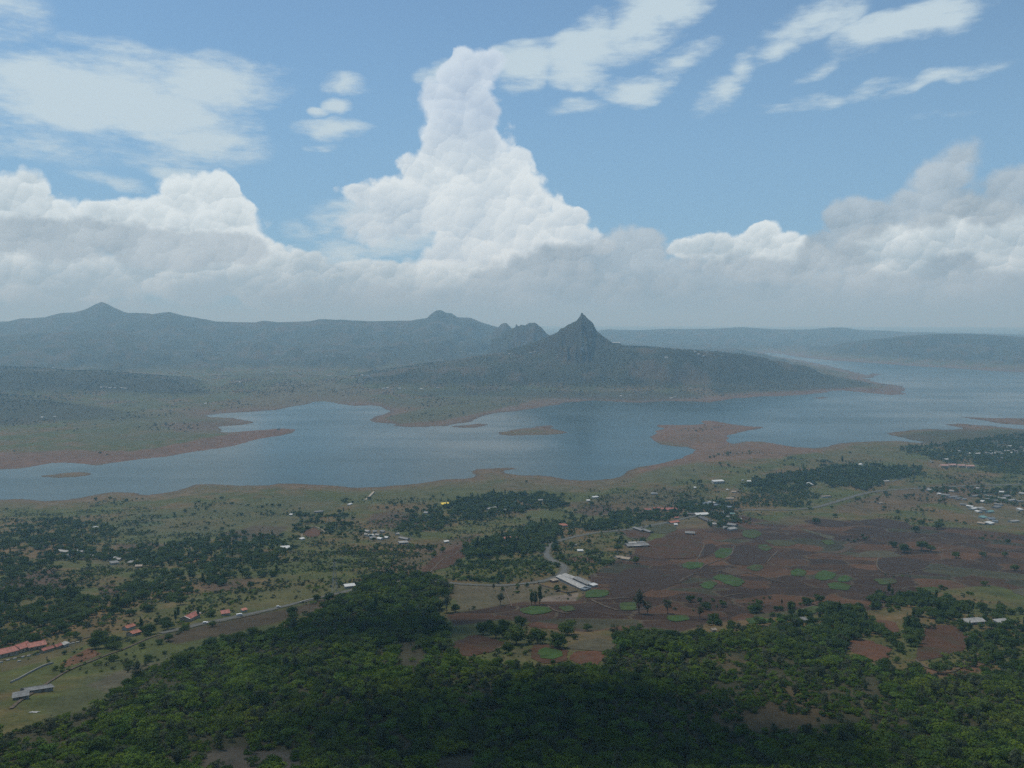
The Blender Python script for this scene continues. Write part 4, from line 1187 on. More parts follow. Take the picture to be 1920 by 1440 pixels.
def roof_geo(kind, L, Wd, z, rise, ov=.5):
    l, w_ = L / 2 + ov, Wd / 2 + ov; t_ = .12
    if kind == 'gable':
        s = rise / (Wd / 2); ez = z - ov * s
        pr = [(-w_, ez), (0, z + rise), (w_, ez), (w_, ez - t_), (0, z + rise - t_ * 1.2), (-w_, ez - t_)]
        V = [(x, y, zz) for x in (-l, l) for y, zz in pr]
        F = [(i, (i + 1) % 6, 6 + (i + 1) % 6, 6 + i) for i in range(6)]
        F = [f[::-1] for f in F] + [(0, 1, 4, 5), (1, 2, 3, 4), (11, 10, 7, 6), (10, 9, 8, 7)]
        cap_ = box_geo(-l, l, -.16, .16, z + rise - .05, z + rise + .10)
        return join((V, F), cap_)
    if kind == 'mono':
        za, zb_ = z - ov * rise / Wd + .05, z + rise + ov * rise / Wd + .05
        V = [(-l, -w_, za), (l, -w_, za), (l, w_, zb_), (-l, w_, zb_), (-l, -w_, za + t_), (l, -w_, za + t_), (l, w_, zb_ + t_), (-l, w_, zb_ + t_)]
        return V, [(3, 2, 1, 0), (4, 5, 6, 7), (0, 1, 5, 4), (1, 2, 6, 5), (2, 3, 7, 6), (3, 0, 4, 7)]
    if kind == 'hip':
        r = max(L / 2 - Wd / 2, .2)
        V = [(-l, -w_, z - .1), (l, -w_, z - .1), (l, w_, z - .1), (-l, w_, z - .1), (-r, 0, z + rise), (r, 0, z + rise), (-l, -w_, z - .25), (l, -w_, z - .25), (l, w_, z - .25), (-l, w_, z - .25)]
        return V, [(0, 1, 5, 4), (1, 2, 5), (2, 3, 4, 5), (3, 0, 4), (6, 7, 1, 0), (7, 8, 2, 1), (8, 9, 3, 2), (9, 6, 0, 3), (9, 8, 7, 6)]
    if kind == 'flat':
        a = box_geo(-l + .2, l - .2, -w_ + .2, w_ - .2, z + .003, z + .22); h_ = z + .75
        e = .22; x, y = l - .2, w_ - .2
        return join(a, box_geo(-x, x, -y, -y + e, z + .223, h_), box_geo(-x, x, y - e, y, z + .223, h_), box_geo(-x, -x + e, -y + e + .003, y - e - .003, z + .223, h_), box_geo(x - e, x, -y + e + .003, y - e - .003, z + .223, h_))
    if kind == 'tent':
        V = [(-l, -w_, z), (l, -w_, z), (l, w_, z), (-l, w_, z), (0, 0, z + rise), (-l, -w_, z - .35), (l, -w_, z - .35), (l, w_, z - .35), (-l, w_, z - .35)]
        return V, [(0, 1, 4), (1, 2, 4), (2, 3, 4), (3, 0, 4), (5, 6, 1, 0), (6, 7, 2, 1), (7, 8, 3, 2), (8, 5, 0, 3)]
    if kind == 'dome':
        V, F = [], []
        for i in range(7):
            a = i / 6 * math.pi / 2
            for k in range(14):
                an = 2 * math.pi * k / 14
                V.append((math.cos(a) * L / 2 * math.cos(an) * .98 + 1e-4, math.cos(a) * Wd / 2 * math.sin(an) * .98, z + math.sin(a) * rise))
        for i in range(6):
            for k in range(14):
                F.append((i * 14 + k, i * 14 + (k + 1) % 14, (i + 1) * 14 + (k + 1) % 14, (i + 1) * 14 + k))
        return V, F


def house(label, A, B, width, wall_h=2.8, roof='gable', rise=1.4, wm='wall_white', rm='roof_grey', cat='house', name='house', group=None, detail=0, extra=None, occ=3.0, keep=True):
    """A, B: photograph pixels of the two ends of the long axis, at ground level"""
    if A[0] > B[0]: A, B = B, A
    p = cast(np.array([A[0], B[0]], float), np.array([A[1], B[1]], float))
    a, b_ = p[0], p[1]
    c = (a + b_) / 2; dx, dy = b_[0] - a[0], b_[1] - a[1]
    L = max(math.hypot(dx, dy), 2.0); yaw = math.atan2(dy, dx)
    co, si = math.cos(yaw), math.sin(yaw)
    cs = [(c[0] + sx * L / 2 * co - sy * width / 2 * si, c[1] + sx * L / 2 * si + sy * width / 2 * co) for sx, sy in ((-1, -1), (1, -1), (1, 1), (-1, 1))]
    gz = ground(np.array([q[0] for q in cs]), np.array([q[1] for q in cs]))
    slope = (float(ground(b_[0], b_[1])) - float(ground(a[0], a[1]))) / L
    pitch = math.atan(slope) * .85 if L > 9 else 0.0            # long sheds step down with the slope
    rest_ = float(gz.max() - gz.min()) - abs(math.tan(pitch)) * L
    z0 = float(gz.mean()) + max(0, rest_) * .30 - .1; drop = max(0, rest_) * .8 + 1.0
    root = link(bpy.data.objects.new(name, None)); root.empty_display_size = 1
    root.location = (c[0], c[1], z0); root.rotation_euler = (0, -pitch, yaw)
    tag(root, label, cat, group)

    def part(nm, geo, mt, par=None):
        o = link(bpy.data.objects.new(nm, mesh_from(nm, geo[0], geo[1], M[mt] if isinstance(mt, str) else mt)), par or root)
        return o
    if roof != 'tent':
        wg = box_geo(-L / 2, L / 2, -width / 2, width / 2, -drop, wall_h)
        if roof == 'gable':
            k = .94
            for sx in (-1, 1):
                x = sx * (L / 2 - .002)
                v = [(x, -width / 2 * k, wall_h), (x, width / 2 * k, wall_h), (x, 0, wall_h + rise * k), (x - sx * .2, -width / 2 * k, wall_h), (x - sx * .2, width / 2 * k, wall_h), (x - sx * .2, 0, wall_h + rise * k)]
                wg = join(wg, (v, [(0, 1, 2), (5, 4, 3), (0, 2, 5, 3), (1, 4, 5, 2)]))
        elif roof == 'mono':
            v = [(-L / 2, -width / 2 + .1, wall_h), (L / 2, -width / 2 + .1, wall_h), (L / 2, width / 2, wall_h), (-L / 2, width / 2, wall_h), (L / 2, width / 2, wall_h + rise), (-L / 2, width / 2, wall_h + rise)]
            wg = join(wg, (v, [(0, 1, 4, 5), (1, 2, 4), (0, 5, 3), (2, 3, 5, 4)]))
        part('wall', wg, wm)
    else:
        for sx in (-1, 1):
            for sy in (-1, 1):
                part('post', box_geo(sx * L / 2 - .1, sx * L / 2 + .1, sy * width / 2 - .1, sy * width / 2 + .1, -drop, wall_h), 'steel')
    rf = part('roof', roof_geo(roof, L, width, wall_h, rise), rm)
    if detail:
        y = -width / 2
        nb = max(1, int(L / 4.0)); st = L / nb
        for i in range(nb):
            x = -L / 2 + st * (i + .5)
            if i == nb // 2:
                part('door', box_geo(x - .55, x + .55, y - .06, y + .05, -.05, 2.1), 'wood')
            else:
                wn_ = part('window', join(box_geo(x - .75, x + .75, y - .09, y + .02, .95, 1.05), box_geo(x - .75, x + .75, y - .09, y + .02, 2.05, 2.15), box_geo(x - .75, x - .65, y - .09, y + .02, 1.053, 2.047), box_geo(x + .65, x + .75, y - .09, y + .02, 1.053, 2.047)), 'trim')
                part('pane', box_geo(x - .647, x + .647, y - .03, y + .01, 1.053, 2.047), 'glass', wn_)
    if extra: extra(root, part, L, width, wall_h)
    g2 = occ
    if keep:
        OCC.append(np.array([(c[0] + sx * (L / 2 + g2) * co - sy * (width / 2 + g2) * si, c[1] + sx * (L / 2 + g2) * si + sy * (width / 2 + g2) * co) for sx, sy in ((-1, -1), (1, -1), (1, 1), (-1, 1))]))
        ax, ay = -c[0] / math.hypot(c[0], c[1]), -c[1] / math.hypot(c[0], c[1])
        CLEAR.append((c[0] + ax * 7, c[1] + ay * 7, max(4.5, L * .30)))
    return root


CLEAR = []        # round clearings towards the viewer so crowns do not bury the roofs
H = house
# --- lower left
H('smaller grey metal-roofed shed, nearer of two in the lower left meadow', (25, 1312), (54, 1310), 4.5, 2.0, 'mono', .9, 'wall_grey', 'roof_steel', 'shed', 'shed', None, 1)
H('long grey metal-roofed shed slanting behind the smaller shed in the lower left meadow', (42, 1300), (94, 1294), 6.5, 2.2, 'gable', .9, 'wall_grey', 'roof_steel', 'shed', 'shed', None, 1)
H('red-tiled middle block of the lodge, stepped up from the block at the left edge', (27, 1224), (50, 1217), 10, 3.4, 'gable', 2.4, 'wall_cream', 'roof_red', 'building', 'lodge', None, 1)
H('red-tiled lodge block at the left edge, cut by the frame', (-24, 1236), (25, 1226), 11, 3.2, 'gable', 2.1, 'wall_cream', 'roof_red', 'building', 'lodge', None, 1)
H('red-tiled wing joined on the right of the big lodge roof at the left edge', (50, 1219), (83, 1213), 9, 3.2, 'gable', 1.9, 'wall_cream', 'roof_red', 'building', 'lodge', None, 1)
H('long narrow red-roofed cottage just right of the lodge at the left edge', (77, 1225), (97, 1219), 4, 2.5, 'gable', 1.0, 'wall_cream', 'roof_red', 'house', 'cottage')
H('small red-roofed cottage between the narrow cottage and a white hut', (103, 1217), (113, 1214), 4, 2.4, 'gable', 1.0, 'wall_cream', 'roof_red', 'house', 'cottage')
H('small white-roofed hut at the right end of the lodge row', (117, 1214), (126, 1211), 3.5, 2.3, 'mono', .5, 'wall_white', 'roof_pale', 'hut', 'hut')
H('orange-roofed house with pale ends, the upper one beside the leafy garden', (233, 1182), (249, 1177), 5, 2.5, 'gable', 1.3, 'wall_white', 'roof_orange', 'house', 'cottage')
H('orange-roofed house, the lower one beside the leafy garden', (242, 1193), (258, 1189), 6, 2.5, 'gable', 1.4, 'wall_cream', 'roof_orange', 'house', 'cottage', None, 1)


def white_gable(root, part, L, Wd, wh):
    s = 1.9 / (Wd / 2); w_ = Wd / 2 + .5; ez = wh - .5 * s
    for sx in (-1, 1):
        x = sx * (L / 2 + .54)
        v = [(x - .45, -w_, ez + .02), (x - .45, 0, wh + 1.92), (x - .45, w_, ez + .02), (x + .45, -w_, ez + .02), (x + .45, 0, wh + 1.92), (x + .45, w_, ez + .02)]
        v += [(a, b_, c + .22) for a, b_, c in v]
        part('roof_edge', (v, [(6, 9, 10, 7), (7, 10, 11, 8), (0, 1, 4, 3), (1, 2, 5, 4), (0, 6, 7, 1), (1, 7, 8, 2), (3, 4, 10, 9), (4, 5, 11, 10), (0, 3, 9, 6), (2, 8, 11, 5)]), 'trim')


H('red-roofed house with a broad white gable edge beside a dark conifer above the ridge road', (346, 1166), (366, 1157), 9, 3.0, 'gable', 1.9, 'wall_cream', 'roof_red', 'house', 'house', None, 1, white_gable)
H('small flat red-roofed hut by the ridge road right of the white-edged house', (415, 1154), (430, 1153), 6, 2.4, 'mono', .8, 'wall_cream', 'roof_red', 'hut', 'hut')
H('little reddish stall beside the ridge road', (454, 1148), (462, 1147), 3.5, 2.2, 'mono', .5, 'wall_white', 'roof_orange', 'stall', 'stall')
H('white-roofed hut under trees at the top of the ridge road', (646, 1103), (665, 1101), 6, 2.6, 'mono', .7, 'wall_white', 'roof_white', 'hut', 'hut')
H('small pale block hut beside the ridge road below the lattice tower', (613, 1120), (620, 1118), 4, 2.4, 'flat', .3, 'wall_white', 'roof_pale', 'hut', 'hut')
# --- farm sheds in the middle
H('longest pale-roofed farm shed of the group beside the green plot and the road bend', (1050, 1086), (1097, 1106), 10, 2.6, 'gable', 1.5, 'wall_grey', 'roof_pale', 'shed', 'farm_shed', None, 1)
H('second pale-roofed farm shed, parallel and right of the longest one', (1081, 1088), (1109, 1099), 9, 2.6, 'gable', 1.5, 'wall_grey', 'roof_grey', 'shed', 'farm_shed', None, 1)
H('short pale shed tucked behind the upper end of the longest farm shed', (1057, 1081), (1077, 1088), 5, 2.4, 'mono', .8, 'wall_grey', 'roof_pale', 'shed', 'farm_shed')
H('little brick hut with a rusty roof at the left end of the farm sheds', (1034, 1092), (1044, 1090), 5, 2.3, 'mono', .6, 'wall_brick', 'roof_tan', 'hut', 'hut')
H('small white hut at the right corner of the farm sheds', (1108, 1101), (1117, 1099), 5, 2.3, 'mono', .6, 'wall_white', 'roof_white', 'hut', 'hut')
H('low blue-grey lean-to at the lower end of the longest farm shed', (1092, 1108), (1104, 1104), 5, 1.8, 'mono', .6, 'wall_grey', 'roof_blue', 'shed', 'lean_to')


def lean_roofs(root, part, L, Wd, wh):
    for i, (x0, x1, y0, y1, dz) in enumerate(((-.5, -.22, -.62, -.1, .5), (-.2, .12, -.66, -.05, .7), (.14, .5, -.6, .1, .45), (-.35, .02, .05, .5, 1.7), (.05, .42, .1, .55, 1.5))):
        v, f = box_geo(x0 * L, x1 * L, y0 * Wd, y1 * Wd, wh + dz, wh + dz + .12)
        v = [(x, y, z + (y / Wd) * .9) for x, y, z in v]
        part('roof_sheet', (v, f), 'roof_pale' if i % 2 else 'roof_grey')


H('ragged pale-roofed house of many overlapping sheets standing alone among brown fields', (1174, 1025), (1214, 1023), 15, 2.8, 'gable', 1.6, 'wall_dark', 'roof_grey', 'house', 'farmhouse', None, 1, lean_roofs)
H('left pale-roofed house of the pair beside a round tree in the brown fields', (1154, 1047), (1165, 1047), 9, 2.5, 'gable', 1.3, 'wall_cream', 'roof_tan', 'house', 'farmhouse', None, 1)
H('right larger pale-roofed house of the pair beside a round tree in the brown fields', (1167, 1049), (1182, 1051), 9, 2.7, 'gable', 1.4, 'wall_cream', 'roof_tan', 'house', 'farmhouse', None, 1)
H('small white hut inside the road bend with trees on its right', (1083, 1035), (1093, 1035), 5, 2.4, 'mono', .5, 'wall_white', 'roof_white', 'hut', 'hut')
H('tiny white kiosk inside the road bend, above the white hut', (1077, 1024), (1081, 1024), 3, 2.4, 'flat', .4, 'wall_white', 'roof_white', 'kiosk', 'kiosk')
H('red-roofed house half hidden in the dark grove left of the road bend', (944, 1013), (970, 1011), 11, 3.2, 'hip', 2.4, 'wall_white', 'roof_red', 'house', 'house')
H('orange-red hipped roof house above the dark grove by the road', (1039, 988), (1063, 987), 12, 3.2, 'hip', 2.3, 'wall_white', 'roof_orange', 'house', 'house')
H('tiny white-roofed hut alone at the top of the red gully', (833, 1018), (841, 1017), 4.5, 2.4, 'mono', .5, 'wall_white', 'roof_white', 'hut', 'hut')
# --- village in the centre right
VG = [
    ('long red-roofed house with a pale front, leftmost of the village row', (1209, 957), (1220, 957), 7, 'gable', 'wall_white', 'roof_red'),
    ('red-roofed house with white front, second in the village row', (1224, 955), (1236, 954), 7, 'gable', 'wall_white', 'roof_red'),
    ('biggest red hipped roof in the centre village', (1241, 957), (1269, 956), 17, 'hip', 'wall_cream', 'roof_red'),
    ('bright orange-red roof below the big red roof in the village', (1254, 982), (1271, 980), 11, 'gable', 'wall_cream', 'roof_orange'),
    ('small orange-roofed annex just above the bright orange-red house', (1264, 973), (1272, 972), 5, 'gable', 'wall_cream', 'roof_orange'),
    ('brilliant white metal roof in the middle of the village', (1304, 967), (1328, 966), 12, 'mono', 'wall_grey', 'roof_white'),
    ('dark grey roof touching the left side of the brilliant white roof', (1286, 965), (1303, 966), 9, 'gable', 'wall_dark', 'roof_dark'),
    ('long dark weathered roof running down to the right below the white roof', (1314, 972), (1341, 983), 11, 'gable', 'wall_dark', 'roof_dark'),
    ('tiny white roof below the bright orange-red house', (1264, 986), (1270, 986), 5, 'mono', 'wall_white', 'roof_white'),
    ('left weathered grey roof of the cattle sheds at the village edge', (1190, 992), (1206, 997), 8, 'gable', 'wall_dark', 'roof_grey'),
    ('right weathered grey roof of the cattle sheds at the village edge', (1207, 996), (1222, 1000), 8, 'gable', 'wall_dark', 'roof_grey'),
    ('slanted pale grey roof at the field edge below the village', (1285, 1001), (1303, 1002), 12, 'gable', 'wall_dark', 'roof_grey'),
    ('left grey roof of the three at the lower right corner of the village', (1356, 991), (1363, 991), 9, 'gable', 'wall_white', 'roof_grey'),
    ('middle grey roof of the three at the lower right corner of the village', (1366, 985), (1381, 987), 11, 'gable', 'wall_grey', 'roof_grey'),
    ('lowest pale roof of the three at the lower right corner of the village', (1366, 995), (1379, 993), 7, 'mono', 'wall_white', 'roof_pale'),
    ('upper left blue-grey roof behind the village trees', (1318, 946), (1334, 945), 9, 'mono', 'wall_white', 'roof_blue'),
    ('pale blue roof of stepped sheds behind the village trees', (1328, 943), (1341, 945), 8, 'mono', 'wall_white', 'roof_pale'),
    ('dark blue-grey roof, middle one of the stepped sheds behind the village', (1337, 949), (1351, 949), 8, 'mono', 'wall_dark', 'roof_blue'),
    ('pale-edged blue-grey roof, lowest of the stepped sheds behind the village', (1354, 952), (1371, 953), 8, 'mono', 'wall_dark', 'roof_blue'),
    ('small teal roof by the track on the right of the village', (1369, 965), (1377, 965), 6, 'gable', 'wall_white', 'roof_teal'),
    ('small grey roof left of the teal roof in the village', (1347, 963), (1357, 963), 6, 'gable', 'wall_grey', 'roof_grey'),
    ('small cream hut just below the teal roof in the village', (1374, 969), (1381, 970), 5, 'flat', 'wall_cream', 'roof_tan'),
    ('small grey lean-to below the village trees, left of the cream hut', (1362, 971), (1370, 972), 5, 'mono', 'wall_grey', 'roof_grey'),
    ('tiny pale hut at the right end of the village by the brown field', (1387, 976), (1391, 976), 4, 'mono', 'wall_cream', 'roof_pale'),
    ('small white roof between the dark roof and the grey corner of the village', (1336, 985), (1343, 985), 6, 'mono', 'wall_white', 'roof_pale'),
    ('low white building on the grass slope above the red roofs', (1221, 927), (1232, 927), 6, 'flat', 'wall_white', 'roof_white'),
    ('tiny white hut on the slope left of the large white house', (1301, 916), (1305, 916), 5, 'mono', 'wall_white', 'roof_white'),
    ('tan-roofed long building beside the winding dirt drive', (1361, 936), (1375, 936), 9, 'gable', 'wall_cream', 'roof_tan'),
    ('white pointed shrine beside the winding dirt drive', (1362, 920), (1366, 920), 4, 'tent', 'wall_white', 'roof_white'),
    ('right small white house above the dirt drive', (1401, 904), (1408, 904), 8, 'mono', 'wall_white', 'roof_white'),
    ('tiny white hut left of the right white house above the dirt drive', (1391, 902), (1394, 902), 5, 'flat', 'wall_white', 'roof_white'),
    ('small cream hut on the dirt drive above the tan-roofed building', (1372, 924), (1380, 924), 6, 'mono', 'wall_cream', 'roof_tan'),
]
for lab, A, B, wd, rk, wm, rm in VG:
    H(lab, A, B, wd, 2.9, rk, 1.0 if rk == 'mono' else wd * .16 if rk == 'gable' else 2.4, wm, rm, 'building', 'village_house', 'houses of the village in the centre right', occ=1.5)
H('two-storey white house with a white roof on the shore slope above the village', (1336, 906), (1356, 905), 13, 5.5, 'mono', 1.0, 'wall_white', 'roof_white', 'house', 'house', None, 1)
# --- grove and shore buildings, middle
H('bright yellow-roofed building by the shore grass', (828, 948), (842, 947), 12, 3.6, 'mono', 1.2, 'wall_yellow', 'roof_yellow', 'building', 'building')
H('larger pale-roofed house among the dark trees right of the yellow building', (913, 957), (934, 953), 11, 3.4, 'gable', 1.6, 'wall_white', 'roof_pale', 'house', 'house')
H('small grey-roofed hut among the dark trees, right of the pale-roofed house', (943, 959), (951, 958), 7, 2.8, 'mono', .8, 'wall_white', 'roof_grey', 'hut', 'hut')
H('grey roof half buried in the right part of the dark shore grove', (1008, 940), (1018, 939), 8, 3.0, 'gable', 1.2, 'wall_white', 'roof_pale', 'house', 'house')
H('small pale hut below the yellow building', (795, 963), (802, 963), 6, 2.6, 'mono', .7, 'wall_white', 'roof_pale', 'hut', 'hut')
H('left white hut of the two at the shore edge above the ploughed plot', (1100, 940), (1106, 940), 7, 2.7, 'mono', .7, 'wall_white', 'roof_white', 'hut', 'hut')
H('right white hut of the two at the shore edge above the ploughed plot', (1111, 934), (1121, 933), 7, 2.7, 'mono', .7, 'wall_white', 'roof_white', 'hut', 'hut')
H('bright white-roofed building alone among the trees left of the compound wall', (527, 1031), (543, 1030), 10, 3.0, 'mono', 1.3, 'wall_white', 'roof_white', 'building', 'building')
H('small white hut at the left end of the compound wall', (563, 1013), (570, 1012), 5, 2.4, 'mono', .6, 'wall_white', 'roof_white', 'hut', 'hut')
H('tiny white hut on the grass above the compound wall', (543, 967), (548, 967), 6, 2.6, 'mono', .7, 'wall_white', 'roof_white', 'hut', 'hut')
H('grey roofed shelter on the grass near the white boat ramp', (590, 961), (606, 960), 8, 2.6, 'gable', 1.0, 'wall_grey', 'roof_grey', 'hut', 'hut')
H('tiny white hut on the wooded slope at the far left', (176, 992), (182, 991), 6, 2.6, 'mono', .7, 'wall_white', 'roof_white', 'hut', 'hut')


def batch(items, group, cat='hut', name='hut', mats=(('wall_white', 'roof_pale'), ('wall_grey', 'roof_grey'), ('wall_white', 'roof_white')), lab=None, wd=6.5, occ=1.0):
    for i, it in enumerate(items):
        x, y, wpx = it[0], it[1], it[2]
        wm, rm = mats[i % len(mats)] if len(it) < 5 else it[4]
        kind = 'gable' if i % 3 != 1 else 'mono'
        tilt = ((i * 37) % 5 - 2) * wpx * .03
        H(it[3] if len(it) > 3 and it[3] else lab, (x - wpx / 2, y + tilt), (x + wpx / 2, y - tilt), wd * (1 + .15 * ((i * 7) % 3 - 1)), 2.7, kind, 1.2 if kind == 'gable' else .7, wm, rm, cat, name, group, occ=occ)


batch([(689, 998, 8), (703, 999, 7), (694, 1006, 9), (708, 1005, 6), (699, 1011, 10), (713, 1012, 7), (686, 1004, 5), (717, 999, 5), (725, 1010, 6), (745, 1003, 5)],
      'white huts of the small hamlet left of the red gully', lab='small whitish hut in the tight hamlet between the compound wall and the red gully')
H('pale grey roof, upper one at the right end of the small hamlet', (750, 1010), (766, 1013), 7, 2.6, 'gable', 1.1, 'wall_grey', 'roof_grey', 'house', 'village_house')
H('pale grey roof, lower one at the right end of the small hamlet', (748, 1020), (764, 1019), 7, 2.6, 'mono', .8, 'wall_grey', 'roof_pale', 'house', 'village_house')
batch([(121, 1036, 22, 'long pale-roofed building in the trees at the left, largest of the hillside hamlet', ('wall_white', 'roof_pale')), (141, 1037, 6, 'small white hut just right of the long building in the left trees', ('wall_white', 'roof_white')),
       (152, 1037, 6, 'tiny grey hut, third from the left in the left hillside hamlet', ('wall_grey', 'roof_grey')), (171, 1045, 11, 'narrow pale roof in the middle of the left hillside hamlet', ('wall_white', 'roof_pale')),
       (128, 1045, 8, 'grey roof below the long building in the left trees', ('wall_grey', 'roof_grey')), (211, 1049, 12, 'left pale roof of the cluster in the middle of the left woods', ('wall_white', 'roof_pale')),
       (222, 1051, 10, 'right pale roof of the cluster in the middle of the left woods', ('wall_grey', 'roof_pale')), (214, 1058, 14, 'lower grey roof of the cluster in the middle of the left woods', ('wall_grey', 'roof_grey')),
       (252, 1057, 14, 'grey roof at the right end of the left hillside hamlet', ('wall_grey', 'roof_grey')), (261, 1064, 12, 'cream low building at the right end of the left hillside hamlet', ('wall_cream', 'roof_tan'))],
      'houses of the left hillside hamlet', 'house', 'village_house', wd=8)
# --- right village
RV = [(1742, 920, 4, 0), (1761, 921, 5, 0), (1760, 927, 6, 2), (1785, 922, 8, 0), (1773, 930, 14, 1), (1786, 933, 16, 1), (1796, 936, 12, 1), (1807, 937, 8, 1), (1841, 942, 6, 2), (1819, 951, 12, 2), (1825, 955, 11, 2), (1836, 954, 10, 0), (1844, 958, 9, 1),
      (1806, 947, 13, 1), (1835, 961, 6, 2), (1855, 961, 10, 3), (1843, 972, 10, 3), (1857, 974, 12, 4), (1866, 979, 10, 4), (1841, 983, 13, 5), (1855, 983, 8, 2), (1900, 979, 14, 0), (1846, 924, 16, 1), (1881, 924, 15, 2), (1917, 927, 12, 0), (1829, 931, 15, 1), (1850, 937, 14, 1), (1863, 940, 14, 1),
      (1879, 936, 15, 0), (1872, 947, 15, 1), (1896, 939, 14, 0), (1910, 941, 12, 1), (1912, 957, 7, 2), (1834, 917, 5, 0), (1853, 931, 12, 1), (1868, 952, 9, 1), (1888, 932, 10, 1)]
RM = [('wall_white', 'roof_pale', 'pale-roofed'), ('wall_grey', 'roof_grey', 'grey-roofed'), ('wall_white', 'roof_white', 'white-roofed'), ('wall_white', 'roof_teal', 'teal-roofed'), ('wall_white', 'roof_blue', 'blue-grey-roofed'), ('wall_cream', 'roof_tan', 'tan-roofed')]
for i, (x, y, wpx, k) in enumerate(RV):
    wm, rm, wd_ = RM[k]
    lab = {3: None}.get(k, None)
    if k == 3: lab = 'teal-roofed house at the upper side of the blue court' if i == 15 else 'teal-roofed house at the lower left side of the blue court'
    elif k == 4: lab = 'blue-grey roof, left one at the foot of the right village' if x < 1860 else 'blue-grey roof, right one at the foot of the right village'
    elif k == 5: lab = 'tan-roofed low house at the bottom of the right village'
    else: lab = 'small %s house in the village at the right edge of the plain' % wd_
    tilt = ((i * 31) % 5 - 2) * .45
    H(lab, (x - wpx / 2, y - tilt), (x + wpx / 2, y + tilt), 8 + (i % 3), 2.8, 'gable' if i % 4 else 'mono', 1.2, wm, rm, 'house', 'village_house', '%s houses of the village at the right edge' % wd_ if k < 3 else None, occ=1)
for i, (x0, x1, y, lab) in enumerate([(1762, 1776, 876, 'leftmost faded pink resort roof in the row on the right plain'), (1777, 1791, 875, 'second faded pink resort roof from the left in the row on the right plain'),
                                      (1794, 1808, 876, 'third faded pink resort roof from the left in the row on the right plain'), (1810, 1825, 877, 'rightmost faded pink resort roof in the row on the right plain')]):
    H(lab, (x0, y), (x1, y), 16, 6.0, 'gable', 2.5, 'wall_cream', 'roof_pink', 'building', 'resort_block', 'pink-roofed resort blocks on the right plain', occ=2)
FR = [(1345, 300), (1410, 325), (1490, 322), (1530, 320), (1560, 310), (1605, 300), (1650, 305), (1680, 312), (1720, 298), (1750, 298), (1740, 270), (1770, 258), (1800, 290), (1820, 300), (1880, 285), (1595, 180), (1110, 390), (1230, 370), (1610, 325), (1690, 360), (1440, 320),
      (1700, 322), (1580, 318), (1640, 318), (1840, 312), (1865, 270), (1790, 315), (1890, 300)]
batch([(1500 + x * .2222, 780 + y * .2222, 4 + (i % 4) * 1.6) for i, (x, y) in enumerate(FR)], 'white huts of the far village at the right edge', lab='tiny whitish house in the tree-shaded far village at the right edge', wd=9)
H('white dome shining among the trees of the right-hand wood', (1609.5, 875), (1618, 875), 14, 4.0, 'dome', 6.0, 'wall_white', 'roof_white', 'building', 'domed_hall', occ=4)
H('low white annex on the left of the shining white dome', (1602, 875), (1608, 875), 9, 3.0, 'mono', .8, 'wall_white', 'roof_white', 'building', 'annex')
H('white pavilion with a pointed roof at the left end of the right-hand wood', (1511, 909), (1523, 909), 16, 2.6, 'tent', 4.5, 'wall_white', 'roof_white', 'pavilion', 'pavilion', occ=3)
H('small pale hut at the lower edge of the right-hand wood', (1627, 905), (1633, 905), 7, 3.0, 'gable', 1.4, 'wall_white', 'roof_pale', 'hut', 'hut', occ=3)
H('pale long bungalow beside the curving road on the right plain', (1540, 933), (1557, 932), 9, 3.0, 'flat', .5, 'wall_white', 'roof_tan', 'house', 'bungalow', None, 1)
H('white long shed at the right end of the right-hand wood', (1653, 904), (1667, 903), 7, 2.4, 'mono', .6, 'wall_white', 'roof_pale', 'shed', 'shed')
H('tiny stone hut alone on the reddish plain at the right', (1647, 945), (1653, 944), 6, 2.4, 'gable', 1.2, 'wall_grey', 'roof_tan', 'hut', 'hut')
H('pale-roofed shed hidden by trees at the lower right, the left of two', (1800, 1170), (1840, 1167), 9, 2.6, 'gable', 1.4, 'wall_grey', 'roof_pale', 'shed', 'farm_shed', None, 1, occ=4)
H('pale-roofed shed hidden by trees at the lower right, the right of two', (1868, 1172), (1890, 1170), 7, 2.6, 'mono', .9, 'wall_white', 'roof_pale', 'shed', 'farm_shed', None, 0, occ=4)
H('low grey hut at the forest edge below the brown fields on the right', (1498, 1166), (1512, 1165), 5, 2.2, 'mono', .6, 'wall_grey', 'roof_grey', 'hut', 'hut', None, 0, occ=3)
H('tiny tan hut at the forest edge below the brown fields in the centre', (1334, 1184), (1341, 1184), 3.5, 2.2, 'gable', .8, 'wall_cream', 'roof_tan', 'hut', 'hut', None, 0, occ=2)
# --- far shore specks
FARS = [('tiny white house of the row under the dark spur on the far left', [(190, 727), (198, 727), (207, 728), (216, 728), (228, 728), (236, 729)]),
        ('tiny white house near the water on the far left shore', [(80, 783), (103, 782), (385, 757)]),
        ('tiny white house in the valley behind the far left shore', [(450, 717), (507, 694), (510, 697), (517, 666), (100, 690), (617, 705), (612, 668), (600, 668), (625, 669)]),
        ('tiny white house scattered left of the wooded spur', [(680, 704), (675, 713), (690, 705), (698, 704), (680, 716), (720, 729), (727, 728), (735, 730), (750, 729), (760, 730), (790, 730), (820, 728), (865, 660)]),
        ('tiny white house on the plateau below the pointed peak', [(955, 664), (961, 664), (995, 662), (1003, 661), (1310, 665), (1325, 661), (1303, 660), (1319, 668), (1250, 671)]),
        ('tiny pale house at the foot of the wooded spur by the water', [(1165, 743), (1181, 742), (1258, 747), (1266, 745)])]
for lab, pts in FARS:
    batch([(x, y, 4.0 + (i % 3) * .8) for i, (x, y) in enumerate(pts)], lab.replace('tiny ', '').replace('house', 'houses'), lab=lab, wd=11, mats=(('wall_white', 'roof_white'), ('wall_white', 'roof_pale')))
